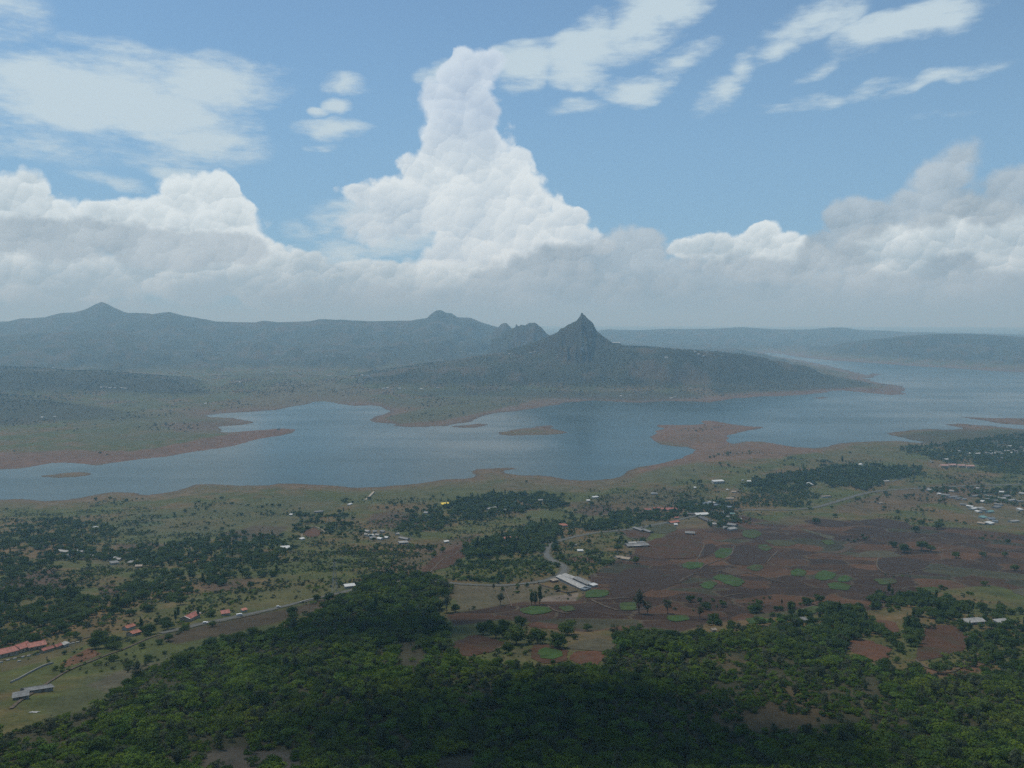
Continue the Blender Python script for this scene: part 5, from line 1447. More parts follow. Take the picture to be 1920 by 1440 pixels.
H('white building shining on the slope straight below the pointed peak', (1088, 656), (1094, 656), 16, 7, 'flat', 1, 'wall_white', 'roof_white', 'building', 'building')
H('long white building at the right foot of the pointed peak', (1147, 645), (1162, 645), 18, 7, 'gable', 3, 'wall_white', 'roof_white', 'building', 'building')


# =================================================================== walls, ramp, masts, vehicles, animals
def wall_run(label, pts, h, th, mt, name='boundary_wall', cat='wall', group=None):
    w = chaikin(cast(*np.array(pts, float).T)[:, :2], 2, closed=False)
    V, F = [], []
    for i, (x, y) in enumerate(w):
        t_ = w[min(i + 1, len(w) - 1)] - w[max(i - 1, 0)]; t_ = t_ / (np.linalg.norm(t_) + 1e-9)
        nx, ny = -t_[1] * th / 2, t_[0] * th / 2; g_ = float(ground(x, y))
        V += [(x - nx, y - ny, g_ - .5), (x + nx, y + ny, g_ - .5), (x + nx, y + ny, g_ + h), (x - nx, y - ny, g_ + h)]
        if i:
            a, b_ = 4 * (i - 1), 4 * i
            F += [(a + k, a + (k + 1) % 4, b_ + (k + 1) % 4, b_ + k) for k in range(4)]
    F += [(3, 2, 1, 0), tuple(4 * (len(w) - 1) + k for k in range(4))]
    c = np.array(V).mean(0); V = [tuple(np.array(v) - c) for v in V]
    o = link(bpy.data.objects.new(name, mesh_from(name, V, F, M[mt]))); o.location = c
    return tag(o, label, cat, group)


wall_run('white compound wall curving round the bare red plot', [(566, 1010), (567, 998), (578, 991), (590, 988), (602, 993), (611, 1000), (617, 1001)], 2.0, .8, 'wall_cream')
wall_run('long pale wall slanting up to the bare red ground at the lower left', [(20, 1281), (45, 1268), (66, 1257), (85, 1248), (100, 1244)], 1.2, .6, 'wall_grey')
wall_run('white roadside wall along the upper end of the ridge road', [(562, 1131), (575, 1127), (590, 1124), (600, 1122)], 1.4, .6, 'wall_white')
wall_run('dark hedge-like stone wall slanting down beside the farm sheds', [(1008, 1095), (1030, 1102), (1050, 1109), (1064, 1113), (1082, 1109)], 1.3, .7, 'wall_dark')
wall_run('dark stone field wall running down through the pale paddock', [(946, 1105), (951, 1118), (957, 1130), (959, 1138)], 1.1, .6, 'wall_dark')
wall_run('low pale wall along the lower edge of the right-hand wood', [(1672, 903), (1685, 900), (1697, 898)], 1.6, .8, 'wall_white')
for i, (x, y) in enumerate([(2, 1243), (15, 1239), (28, 1236), (43, 1233), (54, 1231), (71, 1228), (36, 1241), (130, 1209), (137, 1207), (146, 1205)]):
    wall_run('short whitewashed wall piece in the broken row below the red-roofed lodge', [(x - 3.2, y + .8), (x, y), (x + 3.2, y - .8)], 1.0, .7, 'wall_white', 'low_wall', 'wall', 'short wall pieces below the lodge')


def ramp_thing():
    p = cast(np.array([684, 701.]), np.array([938, 924.])); a, b_ = p
    c = (a + b_) / 2; L = math.hypot(*(b_ - a)[:2]); yaw = math.atan2(b_[1] - a[1], b_[0] - a[0])
    r_ = link(bpy.data.objects.new('boat_ramp', None)); r_.location = c; r_.rotation_euler = (0, 0, yaw); tag(r_, 'long narrow pale concrete strip on the shore grass', 'ramp')
    link(bpy.data.objects.new('deck', mesh_from('deck', *box_geo(-L / 2, L / 2, -2.6, 2.6, -1, 1.2), M['wall_cream'])), r_)
    for s in (-1, 1):
        link(bpy.data.objects.new('kerb', mesh_from('kerb', *box_geo(-L / 2, L / 2, s * 2.4 - .2, s * 2.4 + .2, 1.203, 1.6), M['wall_grey'])), r_)


ramp_thing()
H('small white shed left of the pale concrete strip on the shore grass', (653, 948), (659, 946), 5, 2.3, 'mono', .5, 'wall_white', 'roof_white', 'shed', 'shed')


def strut(a, b_, r):
    v, f = tube([a, b_], [r, r], 4); return [tuple(x) for x in v], [tuple(int(i) for i in q) for q in f]


def lattice(px, py, h, label):
    x, y, z = cast(np.array([px]), np.array([py]))[0]
    root = link(bpy.data.objects.new('lattice_tower', None)); root.location = (x, y, z - .2); root.rotation_euler = (0, 0, .5); tag(root, label, 'tower')
    wd = lambda t_: 2.6 * (1 - t_) + .35
    g = []
    for sx in (-1, 1):
        for sy in (-1, 1):
            link(bpy.data.objects.new('leg', mesh_from('leg', *strut((sx * wd(0), sy * wd(0), 0), (sx * wd(1), sy * wd(1), h), .13), M['steel'])), root)
    nb = 9
    for i in range(nb):
        t0, t1 = i / nb, (i + 1) / nb; a, b_ = wd(t0), wd(t1)
        for p, q in (((-1, -1), (1, -1)), ((1, -1), (1, 1)), ((1, 1), (-1, 1)), ((-1, 1), (-1, -1))):
            g.append(strut((p[0] * a, p[1] * a, h * t0), (q[0] * b_, q[1] * b_, h * t1), .07)); g.append(strut((q[0] * a, q[1] * a, h * t0), (p[0] * b_, p[1] * b_, h * t1), .07))
    link(bpy.data.objects.new('bracing', mesh_from('bracing', *join(*g), M['steel'])), root)
    for zz, l in ((h * .82, 4.2), (h * .94, 3.2)):
        link(bpy.data.objects.new('cross_arm', mesh_from('cross_arm', *join(strut((-l, 0, zz), (l, 0, zz), .12), strut((-l, 0, zz), (0, 0, zz + 1), .07), strut((l, 0, zz), (0, 0, zz + 1), .07)), M['steel'])), root)


lattice(628, 1110, 34, 'tall thin lattice mast above the ridge road left of the white-roofed hut')


def pole(px, py, h, label, first=[None]):
    x, y, z = cast(np.array([px]), np.array([py]))[0]
    root = link(bpy.data.objects.new('utility_pole', None)); root.location = (x, y, z - .3); root.rotation_euler = (0, 0, .4); tag(root, label, 'utility pole', 'utility poles along the ridge road and paddock')
    if first[0] is None:
        first[0] = (mesh_from('pole', *strut((0, 0, 0), (0, 0, h), .16), M['wall_grey']), mesh_from('cross_arm', *strut((-1.1, 0, h - .5), (1.1, 0, h - .5), .08), M['steel']))
    for nm, me in zip(('pole', 'cross_arm'), first[0]):
        link(bpy.data.objects.new(nm, me), root)


for px, py, lab in [(412, 1182, 'thin pole standing on the dark verge below the ridge road, farther left'), (452, 1162, 'thin pole at the roadside in front of the white van'), (310, 1240, 'lone thin pole in the meadow at the forest edge'),
                    (1000, 1130, 'thin pole beside the tall dark trees in the paddock'), (1162, 1146, 'thin pole standing in the ploughed fields left of a tall tree')]:
    pole(px, py, 9, lab)


def vehicle(px, py, heading, L, Wd, hh, body, label, cat, name, van=False):
    x, y, z = cast(np.array([px]), np.array([py]))[0]
    root = link(bpy.data.objects.new(name, None)); root.location = (x, y, z + .62); root.rotation_euler = (0, 0, heading); tag(root, label, cat)
    bm_ = paint('vehicle_paint', body, .3, .03, 1, .5)
    pr = [(-L / 2, .35), (L / 2, .35), (L / 2, .85), (L * .28, .95), (L * .12, hh), (-L * .42, hh), (-L / 2, .9)] if not van else [(-L / 2, .35), (L / 2, .35), (L / 2, 1.0), (L * .40, hh), (-L / 2, hh), (-L / 2, 1.0)]
    n = len(pr)
    V = [(a, s * Wd / 2 * (.86 if b_ > 1 else 1), b_) for s in (-1, 1) for a, b_ in pr]
    F = [(i, (i + 1) % n, n + (i + 1) % n, n + i) for i in range(n)] + [tuple(range(n))[::-1], tuple(range(n, 2 * n))]
    link(bpy.data.objects.new('body', mesh_from('body', V, F, bm_)), root)
    link(bpy.data.objects.new('window', mesh_from('window', *box_geo(-L * .36, L * (.10 if not van else .3), -Wd / 2 - .01, Wd / 2 + .01, hh * .66, hh * .9), M['glass'])), root)
    v, f = tube([(0, -.1, 0), (0, .1, 0)], [.33, .33], 10); v = [tuple(q) for q in v]; f = [tuple(int(i) for i in q) for q in f] + [tuple(range(10))[::-1], tuple(range(10, 20))]
    wme = mesh_from('wheel', v, f, M['black'])
    for sx in (-.32, .32):
        for sy in (-1, 1):
            o = link(bpy.data.objects.new('wheel', wme), root); o.location = (sx * L, sy * (Wd / 2 - .05), .33)


vehicle(385, 1170, .35, 4.2, 1.7, 1.5, (.75, .75, .75), 'white car parked on the ridge road below the white-edged red roof', 'car', 'parked_car')
vehicle(449, 1156, .40, 5.2, 1.9, 2.1, (.78, .78, .78), 'white van on the ridge road below the little reddish stall', 'van', 'van', True)
vehicle(522, 1140, .42, 4.0, 1.7, 1.6, (.55, .56, .58), 'small dark-wheeled pale car farther up the ridge road', 'car', 'parked_car')


def skin_body(name, joints, edges, rad, mt):
    me = bpy.data.meshes.new(name); me.from_pydata(joints, edges, []); o = bpy.data.objects.new(name, me); COL.objects.link(o)
    sk = o.modifiers.new('skin', 'SKIN'); o.modifiers.new('sub', 'SUBSURF').levels = 1
    for v, r_ in zip(me.skin_vertices[0].data, rad):
        v.radius = (r_, r_)
    me.skin_vertices[0].data[0].use_root = True
    dg = bpy.context.evaluated_depsgraph_get(); ev = bpy.data.meshes.new_from_object(o.evaluated_get(dg))
    bpy.data.objects.remove(o); ev.name = name; ev.materials.clear(); ev.materials.append(mt)
    return ev


M['skin'] = noisy_mat('skin', (.16, .09, .06), .1, 3); M['shirt'] = noisy_mat('white_shirt', (.75, .75, .73), .05, 3); M['trousers'] = noisy_mat('dark_trousers', (.03, .03, .035), .1, 3); M['hair'] = noisy_mat('black_hair', (.015, .013, .012), .1, 3)
x, y, z = cast(np.array([133.]), np.array([1234.]))[0]
pr_ = link(bpy.data.objects.new('person', None)); pr_.location = (x, y, z); pr_.rotation_euler = (0, 0, .6); tag(pr_, 'standing person in a white top and dark trousers on the bare red ground', 'person')
J = [(0, 0, .95), (0, 0, 1.2), (0, 0, 1.42), (0, -.01, 1.52), (0, -.03, 1.66), (.19, 0, 1.40), (.27, .02, 1.12), (.29, -.06, .86), (-.19, 0, 1.40), (-.27, .02, 1.12), (-.29, -.06, .86), (.1, 0, .9), (.11, -.02, .5), (.12, .02, .06), (.13, -.14, .03), (-.1, 0, .9), (-.11, .02, .5), (-.12, .06, .06), (-.13, -.1, .03)]
E = [(0, 1), (1, 2), (2, 3), (3, 4), (2, 5), (5, 6), (6, 7), (2, 8), (8, 9), (9, 10), (0, 11), (11, 12), (12, 13), (13, 14), (0, 15), (15, 16), (16, 17), (17, 18)]
RD = [.15, .14, .15, .06, .105, .07, .05, .04, .07, .05, .04, .1, .07, .05, .045, .1, .07, .05, .045]
link(bpy.data.objects.new('body', skin_body('body', J, E, RD, M['skin'])), pr_)
link(bpy.data.objects.new('shirt', skin_body('shirt', [J[i] for i in (1, 2, 5, 6, 8, 9, 0)], [(6, 0), (0, 1), (1, 2), (2, 3), (1, 4), (4, 5)], [.17, .175, .09, .07, .09, .07, .17], M['shirt'])), pr_)
link(bpy.data.objects.new('trousers', skin_body('trousers', [J[i] for i in (0, 11, 12, 13, 15, 16, 17)], [(0, 1), (1, 2), (2, 3), (0, 4), (4, 5), (5, 6)], [.165, .115, .085, .07, .115, .085, .07], M['trousers'])), pr_)
link(bpy.data.objects.new('hair', skin_body('hair', [(0, 0, 1.70), (0, .04, 1.66), (0, .07, 1.6)], [(0, 1), (1, 2)], [.10, .10, .06], M['hair'])), pr_)
M['hide'] = noisy_mat('brown_hide', (.075, .038, .022), .25, 1.5)
CJ = [(0, 0, 1.05), (.6, 0, 1.1), (.95, 0, 1.3), (1.3, 0, 1.25), (1.5, 0, 1.08), (-.65, 0, 1.12), (-.85, 0, .95), (-.95, 0, .5), (.55, .22, .75), (.55, .22, .4), (.58, .22, .04), (.55, -.22, .75), (.62, -.22, .4), (.6, -.22, .04), (-.6, .22, .8), (-.72, .22, .45), (-.66, .22, .04), (-.6, -.22, .8), (-.74, -.22, .45), (-.7, -.22, .04)]
CE = [(0, 1), (1, 2), (2, 3), (3, 4), (0, 5), (5, 6), (6, 7), (1, 8), (8, 9), (9, 10), (1, 11), (11, 12), (12, 13), (5, 14), (14, 15), (15, 16), (5, 17), (17, 18), (18, 19)]
CR = [.42, .36, .22, .18, .11, .36, .06, .03, .14, .08, .06, .14, .08, .06, .16, .09, .06, .16, .09, .06]
cow_me = skin_body('cow_body', CJ, CE, CR, M['hide'])
hv_, hf_ = join(strut((1.22, .1, 1.4), (1.15, .3, 1.62), .03), strut((1.22, -.1, 1.4), (1.15, -.3, 1.62), .03)); horn_me = mesh_from('horns', hv_, hf_, M['trim'])
for px, py, rz, lab in [(151, 1232, .3, 'brown cow standing side-on in the middle of the bare red ground'), (172, 1224, 1.2, 'brown cow at the upper end of the bare red ground')]:
    x, y, z = cast(np.array([px]), np.array([py]))[0]
    r_ = link(bpy.data.objects.new('cow', None)); r_.location = (x, y, z); r_.rotation_euler = (0, 0, rz); r_.scale = (1.15,) * 3; tag(r_, lab, 'cow')
    link(bpy.data.objects.new('body', cow_me), r_); link(bpy.data.objects.new('horns', horn_me), r_)
x, y, z = cast(np.array([64.]), np.array([1336.]))[0]
gx, gy = np.meshgrid(np.linspace(-2.3, 2.3, 12), np.linspace(-1.8, 1.8, 10)); gz = .35 + .22 * pnoise(gx * 1.1, gy * 1.3, 3) + .3 * np.exp(-(gx ** 2 + gy ** 2))
i = np.arange(120).reshape(10, 12)
tv = np.stack([gx.ravel() + .25 * pnoise(gy.ravel(), gx.ravel(), 4), gy.ravel(), gz.ravel() + ground(x + gx.ravel(), y + gy.ravel()) - z], 1)
o = link(bpy.data.objects.new('tarpaulin', mesh_from('tarpaulin', tv, np.stack([i[:-1, :-1], i[:-1, 1:], i[1:, 1:], i[1:, :-1]], -1).reshape(-1, 4), M['roof_pale'], True))); o.location = (x, y, z)
tag(o, 'crumpled pale sheet lying in the grass below the grey metal sheds', 'tarpaulin')

# =================================================================== trees and bushes
random.seed(5)
RS = np.random.RandomState(4)
SINGLE = [
    # kind, px, py (foot), scale, label
    ('farm_tree', 968, 1208, 1.25, 'largest round dark tree of the clump above the small brown field in the lower centre'),
    ('farm_tree', 930, 1196, 1.1, 'round dark tree at the left end of the clump above the small brown field'),
    ('farm_tree', 906, 1190, .95, 'small dark tree at the far left of the clump by the small brown field'),
    ('farm_tree', 948, 1180, .9, 'dark tree at the back of the clump above the small brown field'),
    ('farm_tree', 1008, 1206, 1.05, 'bushy tree between the large round tree and the green oval plot'),
    ('farm_tree', 1046, 1214, 1.1, 'round tree directly above the green oval plot'),
    ('farm_tree', 1064, 1190, 1.15, 'dark oval tree alone on the red soil above the pale stubble plot'),
    ('farm_tree', 1101, 1183, .6, 'small round tree alone on the red soil, right of the dark oval tree'),
    ('farm_tree', 978, 1172, .9, 'dark tree below the bright green plot with the tall trees'),
    ('dry_tree', 0, 0, 0, ''),
    ('light_tree', 1166, 1222, 1.25, 'bright yellow-green tree at the forest edge beside the orange plot'),
    ('thin_tree', 1152, 1196, 1.2, 'airy dark tree standing behind the bright yellow-green tree'),
    ('thin_tree', 838, 1148, 1.9, 'tall feathery tree at the left edge of the pale paddock'),
    ('farm_tree', 812, 1146, 1.25, 'dense dark tree left of the tall feathery tree by the paddock'),
    ('farm_tree', 826, 1142, 1.0, 'dark tree between the dense tree and the tall feathery tree by the paddock'),
    ('thin_tree', 938, 1134, 1.4, 'thin pale tree alone in the middle of the paddock'),
    ('tall_tree', 997, 1136, 1.2, 'left one of the slim tall dark trees beside the bright green plot'),
    ('tall_tree', 1004, 1135, 1.1, 'middle one of the slim tall dark trees beside the bright green plot'),
    ('tall_tree', 1012, 1133, 1.6, 'tallest slim dark tree on the right beside the bright green plot'),
    ('thin_tree', 1198, 1150, 1.9, 'tall sparse tree in the ploughed fields beside a young green plot'),
    ('thin_tree', 1214, 1152, 1.2, 'lower sparse tree touching the tall sparse one in the ploughed fields'),
    ('thin_tree', 1252, 1150, 1.5, 'grey-green open tree in the ploughed fields, right of the young green plot'),
    ('thin_tree', 1312, 1160, 1.2, 'narrow tree at the lower edge of the ploughed fields, left of a rounder one'),
    ('farm_tree', 1338, 1168, .95, 'round tree at the lower edge of the ploughed fields'),
    ('farm_tree', 1415, 1148, .95, 'round green tree with a small green plot at its side in the brown fields'),
    ('farm_tree', 1455, 1145, .42, 'first small round tree from the left in the row at the field edge'),
    ('farm_tree', 1464, 1145, .48, 'second small round tree from the left in the row at the field edge'),
    ('farm_tree', 1483, 1142, .52, 'third small round tree from the left in the row at the field edge'),
    ('farm_tree', 1500, 1135, .42, 'fourth small round tree from the left in the row at the field edge'),
    ('farm_tree', 1511, 1132, .34, 'fifth small round tree from the left in the row at the field edge'),
    ('farm_tree', 1517, 1131, .38, 'last small round tree at the right end of the row at the field edge'),
    ('farm_tree', 1192, 1056, 1.15, 'round tree with a dark shadow right of the pair of pale-roofed houses'),
    ('farm_tree', 1158, 1034, 1.5, 'broad dark tree left of the ragged pale-roofed house'),
    ('farm_tree', 1102, 1044, 1.1, 'dark tree right of the white hut inside the road bend'),
    ('farm_tree', 1074, 1024, 1.2, 'dark tree beside the tiny white kiosk inside the road bend'),
    ('farm_tree', 1104, 1020, 1.0, 'dark tree in the middle of the land inside the road bend'),
    ('farm_tree', 720, 1000, .1, ''),
    ('farm_tree', 1695, 1036, 1.7, 'big spreading tree clump in the brown fields on the right, right-hand crown'),
    ('farm_tree', 1728, 1032, 1.9, 'big spreading tree clump in the brown fields on the right, main crown'),
    ('farm_tree', 1745, 1034, 1.4, 'crown at the right end of the big tree clump in the right fields'),
    ('farm_tree', 1674, 1026, 1.3, 'dark tree a little left of the big tree clump in the right fields'),
    ('farm_tree', 1717, 998, 1.4, 'dark tree above the big clump, at the edge of the upper right fields'),
    ('farm_tree', 1757, 992, 1.7, 'wide dark tree at the top edge of the right fields'),
    ('farm_tree', 1764, 990, 1.3, 'tree touching the right side of the wide dark tree above the right fields'),
    ('farm_tree', 1792, 1046, 1.3, 'round dark tree alone right of the big clump in the right fields'),
    ('farm_tree', 1842, 1044, 1.0, 'small dark tree alone in the right fields, next to the round dark one'),
    ('farm_tree', 1884, 1044, .9, 'small dark tree near the right edge, above a lone round one'),
    ('farm_tree', 1903, 1070, 1.1, 'lone round tree with a shadow near the right edge of the fields'),
    ('farm_tree', 1846, 1098, .8, 'small dark tree on the grey-green slope at the right edge'),
    ('farm_tree', 1566, 970, 1.2, 'dark tree on the green strip below the curving road'),
    ('farm_tree', 1530, 982, 1.5, 'broad dark tree left on the green strip below the curving road'),
    ('tall_tree', 334, 1158, .95, 'narrow dark tree by the road, left of a red-roofed house'),
    ('tall_tree', 372, 1158, .9, 'dark conifer-like tree at the right side of the white-edged red roof'),
    ('tall_tree', 265, 1182, 1.0, 'dark slim tree right of the two orange-roofed houses'),
    ('farm_tree', 338, 1134, 1.1, 'round dark tree alone on the dry slope above the ridge road'),
    ('farm_tree', 455, 1110, .8, 'small dark tree on the brown patch above the ridge road, left one'),
    ('farm_tree', 470, 1102, .9, 'small dark tree on the brown patch above the ridge road, right one'),
    ('farm_tree', 474, 1196, .8, 'round tree alone in the meadow between ridge road and forest'),
    ('farm_tree', 424, 1204, .7, 'smaller round tree in the meadow left of the lone round tree'),
    ('thin_tree', 258, 1276, 1.1, 'grey-green open tree at the left tip of the forest'),
    ('farm_tree', 203, 1214, .9, 'leafy garden tree left end, beside the orange-roofed houses'),
    ('farm_tree', 186, 1206, 1.0, 'leafy garden tree in the middle, left of the orange-roofed houses'),
    ('farm_tree', 178, 1216, .8, 'leafy garden tree touching the top of the bare red ground'),
    ('tall_tree', 1579, 868, 1.8, 'slender tall tree rising from the left part of the right-hand wood'),
    ('farm_tree', 1544, 870, 1.9, 'round treetop rising at the left end of the right-hand wood'),
    ('farm_tree', 1246, 918, 1.0, 'dark tree on the shore slope above the village'),
    ('farm_tree', 1312, 908, 1.5, 'dark tree left of the two-storey white house'),
]
TREE_XY = []
for kind, px, py, s, lab in SINGLE:
    if not lab or s < .2: continue
    x, y, z = cast(np.array([float(px)]), np.array([float(py)]))[0]
    if kind == 'farm_tree' and y < 760: s *= 1.4
    put_tree(kind, len(TREE_XY), x, y, s, random.uniform(0, 6.28), lab, None)
    TREE_XY.append((x, y, 5 * s))

# ---- where plants grow, drawn on the photograph and carried to the ground
FOREST = [(-250, 1420), (0, 1382), (100, 1352), (190, 1316), (236, 1292), (280, 1256), (330, 1234), (420, 1204), (480, 1192), (560, 1168), (610, 1140), (650, 1122), (668, 1092), (720, 1076), (790, 1080), (842, 1090), (852, 1112), (792, 1130), (830, 1160),
          (846, 1180), (836, 1204), (852, 1232), (900, 1244), (970, 1246), (1010, 1254), (1130, 1250), (1142, 1206), (1185, 1186), (1230, 1204), (1290, 1190), (1400, 1184), (1470, 1168), (1560, 1182), (1600, 1200), (1585, 1228), (1640, 1250), (1720, 1268), (1800, 1284),
          (1880, 1262), (1950, 1230), (2150, 1190), (2250, 1300), (2250, 1620), (960, 1640), (-250, 1640)]
GAPS = [[(748, 1206), (776, 1194), (800, 1226), (782, 1258), (752, 1248)], [(370, 1415), (440, 1398), (545, 1406), (575, 1440), (560, 1480), (370, 1480)], [(820, 1425), (880, 1408), (930, 1430), (920, 1475), (820, 1475)],
        [(1395, 1345), (1440, 1335), (1560, 1345), (1545, 1372), (1450, 1376), (1400, 1364)], [(1620, 1270), (1645, 1268), (1650, 1305), (1625, 1310)], [(860, 1300), (930, 1290), (925, 1312), (865, 1316)]]
SPARSE = [[(1260, 1352), (1300, 1300), (1340, 1260), (1270, 1245), (1330, 1222), (1430, 1212), (1490, 1240), (1580, 1262), (1650, 1275), (1665, 1345), (1560, 1392), (1380, 1390)], [(0, 1390), (120, 1340), (230, 1305), (330, 1250), (360, 1270), (240, 1340), (120, 1400), (0, 1440)]]
WOODS = [  # (relative density, kind, outline)
    (1.0, 'farm_tree', r2([(930, 540), (960, 480), (1130, 450), (1260, 400), (1300, 370), (1420, 370), (1470, 410), (1440, 470), (1380, 530), (1200, 540), (1050, 560), (960, 560)])),
    (.55, 'bush', r2([(930, 580), (1380, 540), (1480, 600), (1390, 650), (1100, 700), (930, 680)])),
    (.9, 'farm_tree', r2([(860, 260), (1080, 200), (1380, 200), (1500, 235), (1480, 280), (1200, 300), (1000, 345), (900, 350)])),
    (.55, 'farm_tree', r2([(1480, 330), (1700, 340), (1900, 290), (1930, 380), (1700, 410), (1500, 400)])),
    (.5, 'farm_tree', r2([(640, 280), (860, 260), (900, 350), (840, 400), (560, 410), (600, 370)])),
    (.66, 'farm_tree', [(105, 1028), (233, 1036), (311, 1020), (389, 1012), (525, 1004), (545, 1028), (486, 1082), (389, 1098), (311, 1090), (272, 1067), (194, 1055), (109, 1051)]),
    (.68, 'farm_tree', [(-120, 1120), (0, 1113), (117, 1109), (183, 1129), (218, 1160), (117, 1191), (39, 1211), (-120, 1215)]),
    (.5, 'farm_tree', [(183, 1113), (311, 1090), (350, 1098), (296, 1137), (240, 1158), (200, 1150)]),
    (.5, 'farm_tree', [(-120, 1040), (0, 1020), (110, 1010), (170, 1020), (110, 1050), (60, 1075), (0, 1090), (-120, 1095)]),
    (.4, 'farm_tree', [(0, 985), (100, 970), (200, 985), (210, 1010), (100, 1015), (0, 1010)]),
    (.95, 'farm_tree', r4([(0, 480), (200, 430), (600, 420), (980, 440), (1000, 490), (700, 545), (540, 620), (350, 600), (100, 560), (0, 540)])),
    (.5, 'bush', r3([(1320, 330), (1600, 230), (1890, 220), (1890, 500), (1320, 470)])),
    (.75, 'farm_tree', r3([(1400, 300), (1600, 215), (1890, 205), (1900, 340), (1500, 370)])),
    (.7, 'farm_tree', r4([(870, 270), (1200, 240), (1890, 150), (2100, 150), (2100, 400), (1300, 400), (1000, 340)])),
    (.6, 'bush', r4([(1500, 400), (1890, 380), (2100, 400), (2100, 500), (1550, 480)])),
    (.5, 'farm_tree', r4([(1030, 600), (1280, 600), (1450, 640), (1420, 660), (1250, 650), (1060, 650)])),
    (.42, 'farm_tree', r4([(1430, 620), (1900, 600), (1900, 760), (1700, 780), (1480, 690)])),
    (.65, 'farm_tree', r3([(90, 600), (380, 520), (480, 540), (640, 530), (860, 470), (1000, 450), (960, 520), (860, 560), (700, 590), (500, 640), (300, 690), (100, 700)])),
    (.5, 'farm_tree', r3([(760, 470), (960, 440), (1300, 480), (1230, 520), (1350, 640), (1150, 690), (1000, 600), (860, 600)])),
    (.45, 'farm_tree', [(1440, 1150), (1490, 1140), (1560, 1128), (1620, 1150), (1640, 1190), (1610, 1215), (1500, 1180)]),
    (.9, 'farm_tree', [(1520, 1150), (1580, 1145), (1625, 1175), (1600, 1205), (1555, 1200), (1510, 1180)]),
    (.85, 'farm_tree', [(1625, 1130), (1680, 1112), (1702, 1125), (1690, 1148), (1640, 1150)]),
    (.9, 'farm_tree', [(1712, 1135), (1760, 1125), (1845, 1135), (1850, 1160), (1790, 1172), (1730, 1158)]),
    (.9, 'farm_tree', [(1655, 1195), (1700, 1160), (1740, 1170), (1722, 1225), (1680, 1225)]),
    (.75, 'farm_tree', [(1780, 1185), (1850, 1172), (1960, 1175), (2150, 1150), (2150, 1230), (1950, 1250), (1870, 1262), (1830, 1215)]),
    (.55, 'bush', [(1750, 1250), (1800, 1238), (1850, 1200), (1880, 1225), (1820, 1245), (1780, 1255)]),
    (.5, 'bush', r2([(1540, 590), (1720, 580), (1710, 615), (1600, 640), (1520, 620)])),
    (.45, 'farm_tree', [(1150, 1190), (1190, 1186), (1210, 1200), (1170, 1215)]),
    (.4, 'farm_tree', [(380, 1176), (300, 1200), (262, 1190), (250, 1170), (310, 1160), (372, 1150)]),
    (.4, 'farm_tree', [(540, 1160), (600, 1140), (700, 1115), (720, 1135), (600, 1170)]),
    (.3, 'farm_tree', [(560, 965), (640, 960), (660, 985), (620, 1000), (560, 1000)]),
]
SCRUB = [  # (density, outline) dotted bushes
    (.40, [(280, 1150), (380, 1108), (480, 1082), (560, 1050), (680, 1020), (790, 1030), (760, 1075), (650, 1090), (560, 1110), (420, 1152)]),
    (.30, r2([(0, 470), (300, 470), (560, 500), (740, 480), (600, 620), (200, 640), (0, 640)])),
    (.28, r2([(880, 350), (1200, 300), (1300, 350), (1000, 440), (860, 470)])),
    (.25, [(1080, 1010), (1150, 1000), (1170, 1030), (1130, 1060), (1060, 1050), (1040, 1030)]),
    (.22, [(1120, 920), (1320, 905), (1340, 935), (1230, 950), (1100, 960)]),
    (.22, [(1440, 900), (1560, 930), (1500, 950), (1400, 950)]),
    (.20, r4([(1000, 480), (1500, 480), (1890, 560), (1890, 620), (1400, 600), (1000, 560)])),
    (.35, [(0, 1090), (200, 1060), (330, 1080), (350, 1150), (200, 1190), (0, 1210)]),
    (.22, [(0, 960), (250, 950), (420, 1000), (300, 1020), (0, 1020)]),
    (.30, r2([(380, 350), (700, 290), (860, 350), (700, 410), (400, 400), (150, 420), (160, 370)])),
]


def carry(o): return cast(*np.array(o, float).T)[:, :2]


forest_w = carry(FOREST); gaps_w = [carry(g_) for g_ in GAPS]; sparse_w = [carry(g_) for g_ in SPARSE]
woods_w = [(d_, k_, carry(o_)) for d_, k_, o_ in WOODS]; scrub_w = [(d_, carry(o_)) for d_, o_ in SCRUB]


def free(x, y):
    ok = np.ones(len(x), bool)
    for q in OCC: ok &= ~in_poly(x, y, q)
    for cx, cy_, r_ in CLEAR: ok &= (x - cx) ** 2 + (y - cy_) ** 2 > r_ * r_
    for c, wd in ROADLINES:
        j = np.where(ok & (x > c[:, 0].min() - 15) & (x < c[:, 0].max() + 15) & (y > c[:, 1].min() - 15) & (y < c[:, 1].max() + 15))[0]
        if len(j):
            dd = np.full(len(j), 1e9)
            for k in range(0, len(c), 400):
                dd = np.minimum(dd, ((x[j, None] - c[None, k:k + 400, 0]) ** 2 + (y[j, None] - c[None, k:k + 400, 1]) ** 2).min(1))
            ok[j] &= dd > (wd * .5 + 2.8) ** 2
    return ok


def jitter_grid(x0, x1, y0, y1, sp):
    gx, gy = np.meshgrid(np.arange(x0, x1, sp), np.arange(y0, y1, sp * .92))
    gx = gx + (np.arange(gx.shape[0]) % 2)[:, None] * sp * .5
    return (gx + RS.uniform(-.42, .42, gx.shape) * sp).ravel(), (gy + RS.uniform(-.42, .42, gy.shape) * sp).ravel()


PL = {k: [] for k in KINDS}      # kind -> rows (x, y, scale)


def add_plants(kind, x, y, s):
    if len(x): PL[kind].append(np.stack([x, y, s], 1))


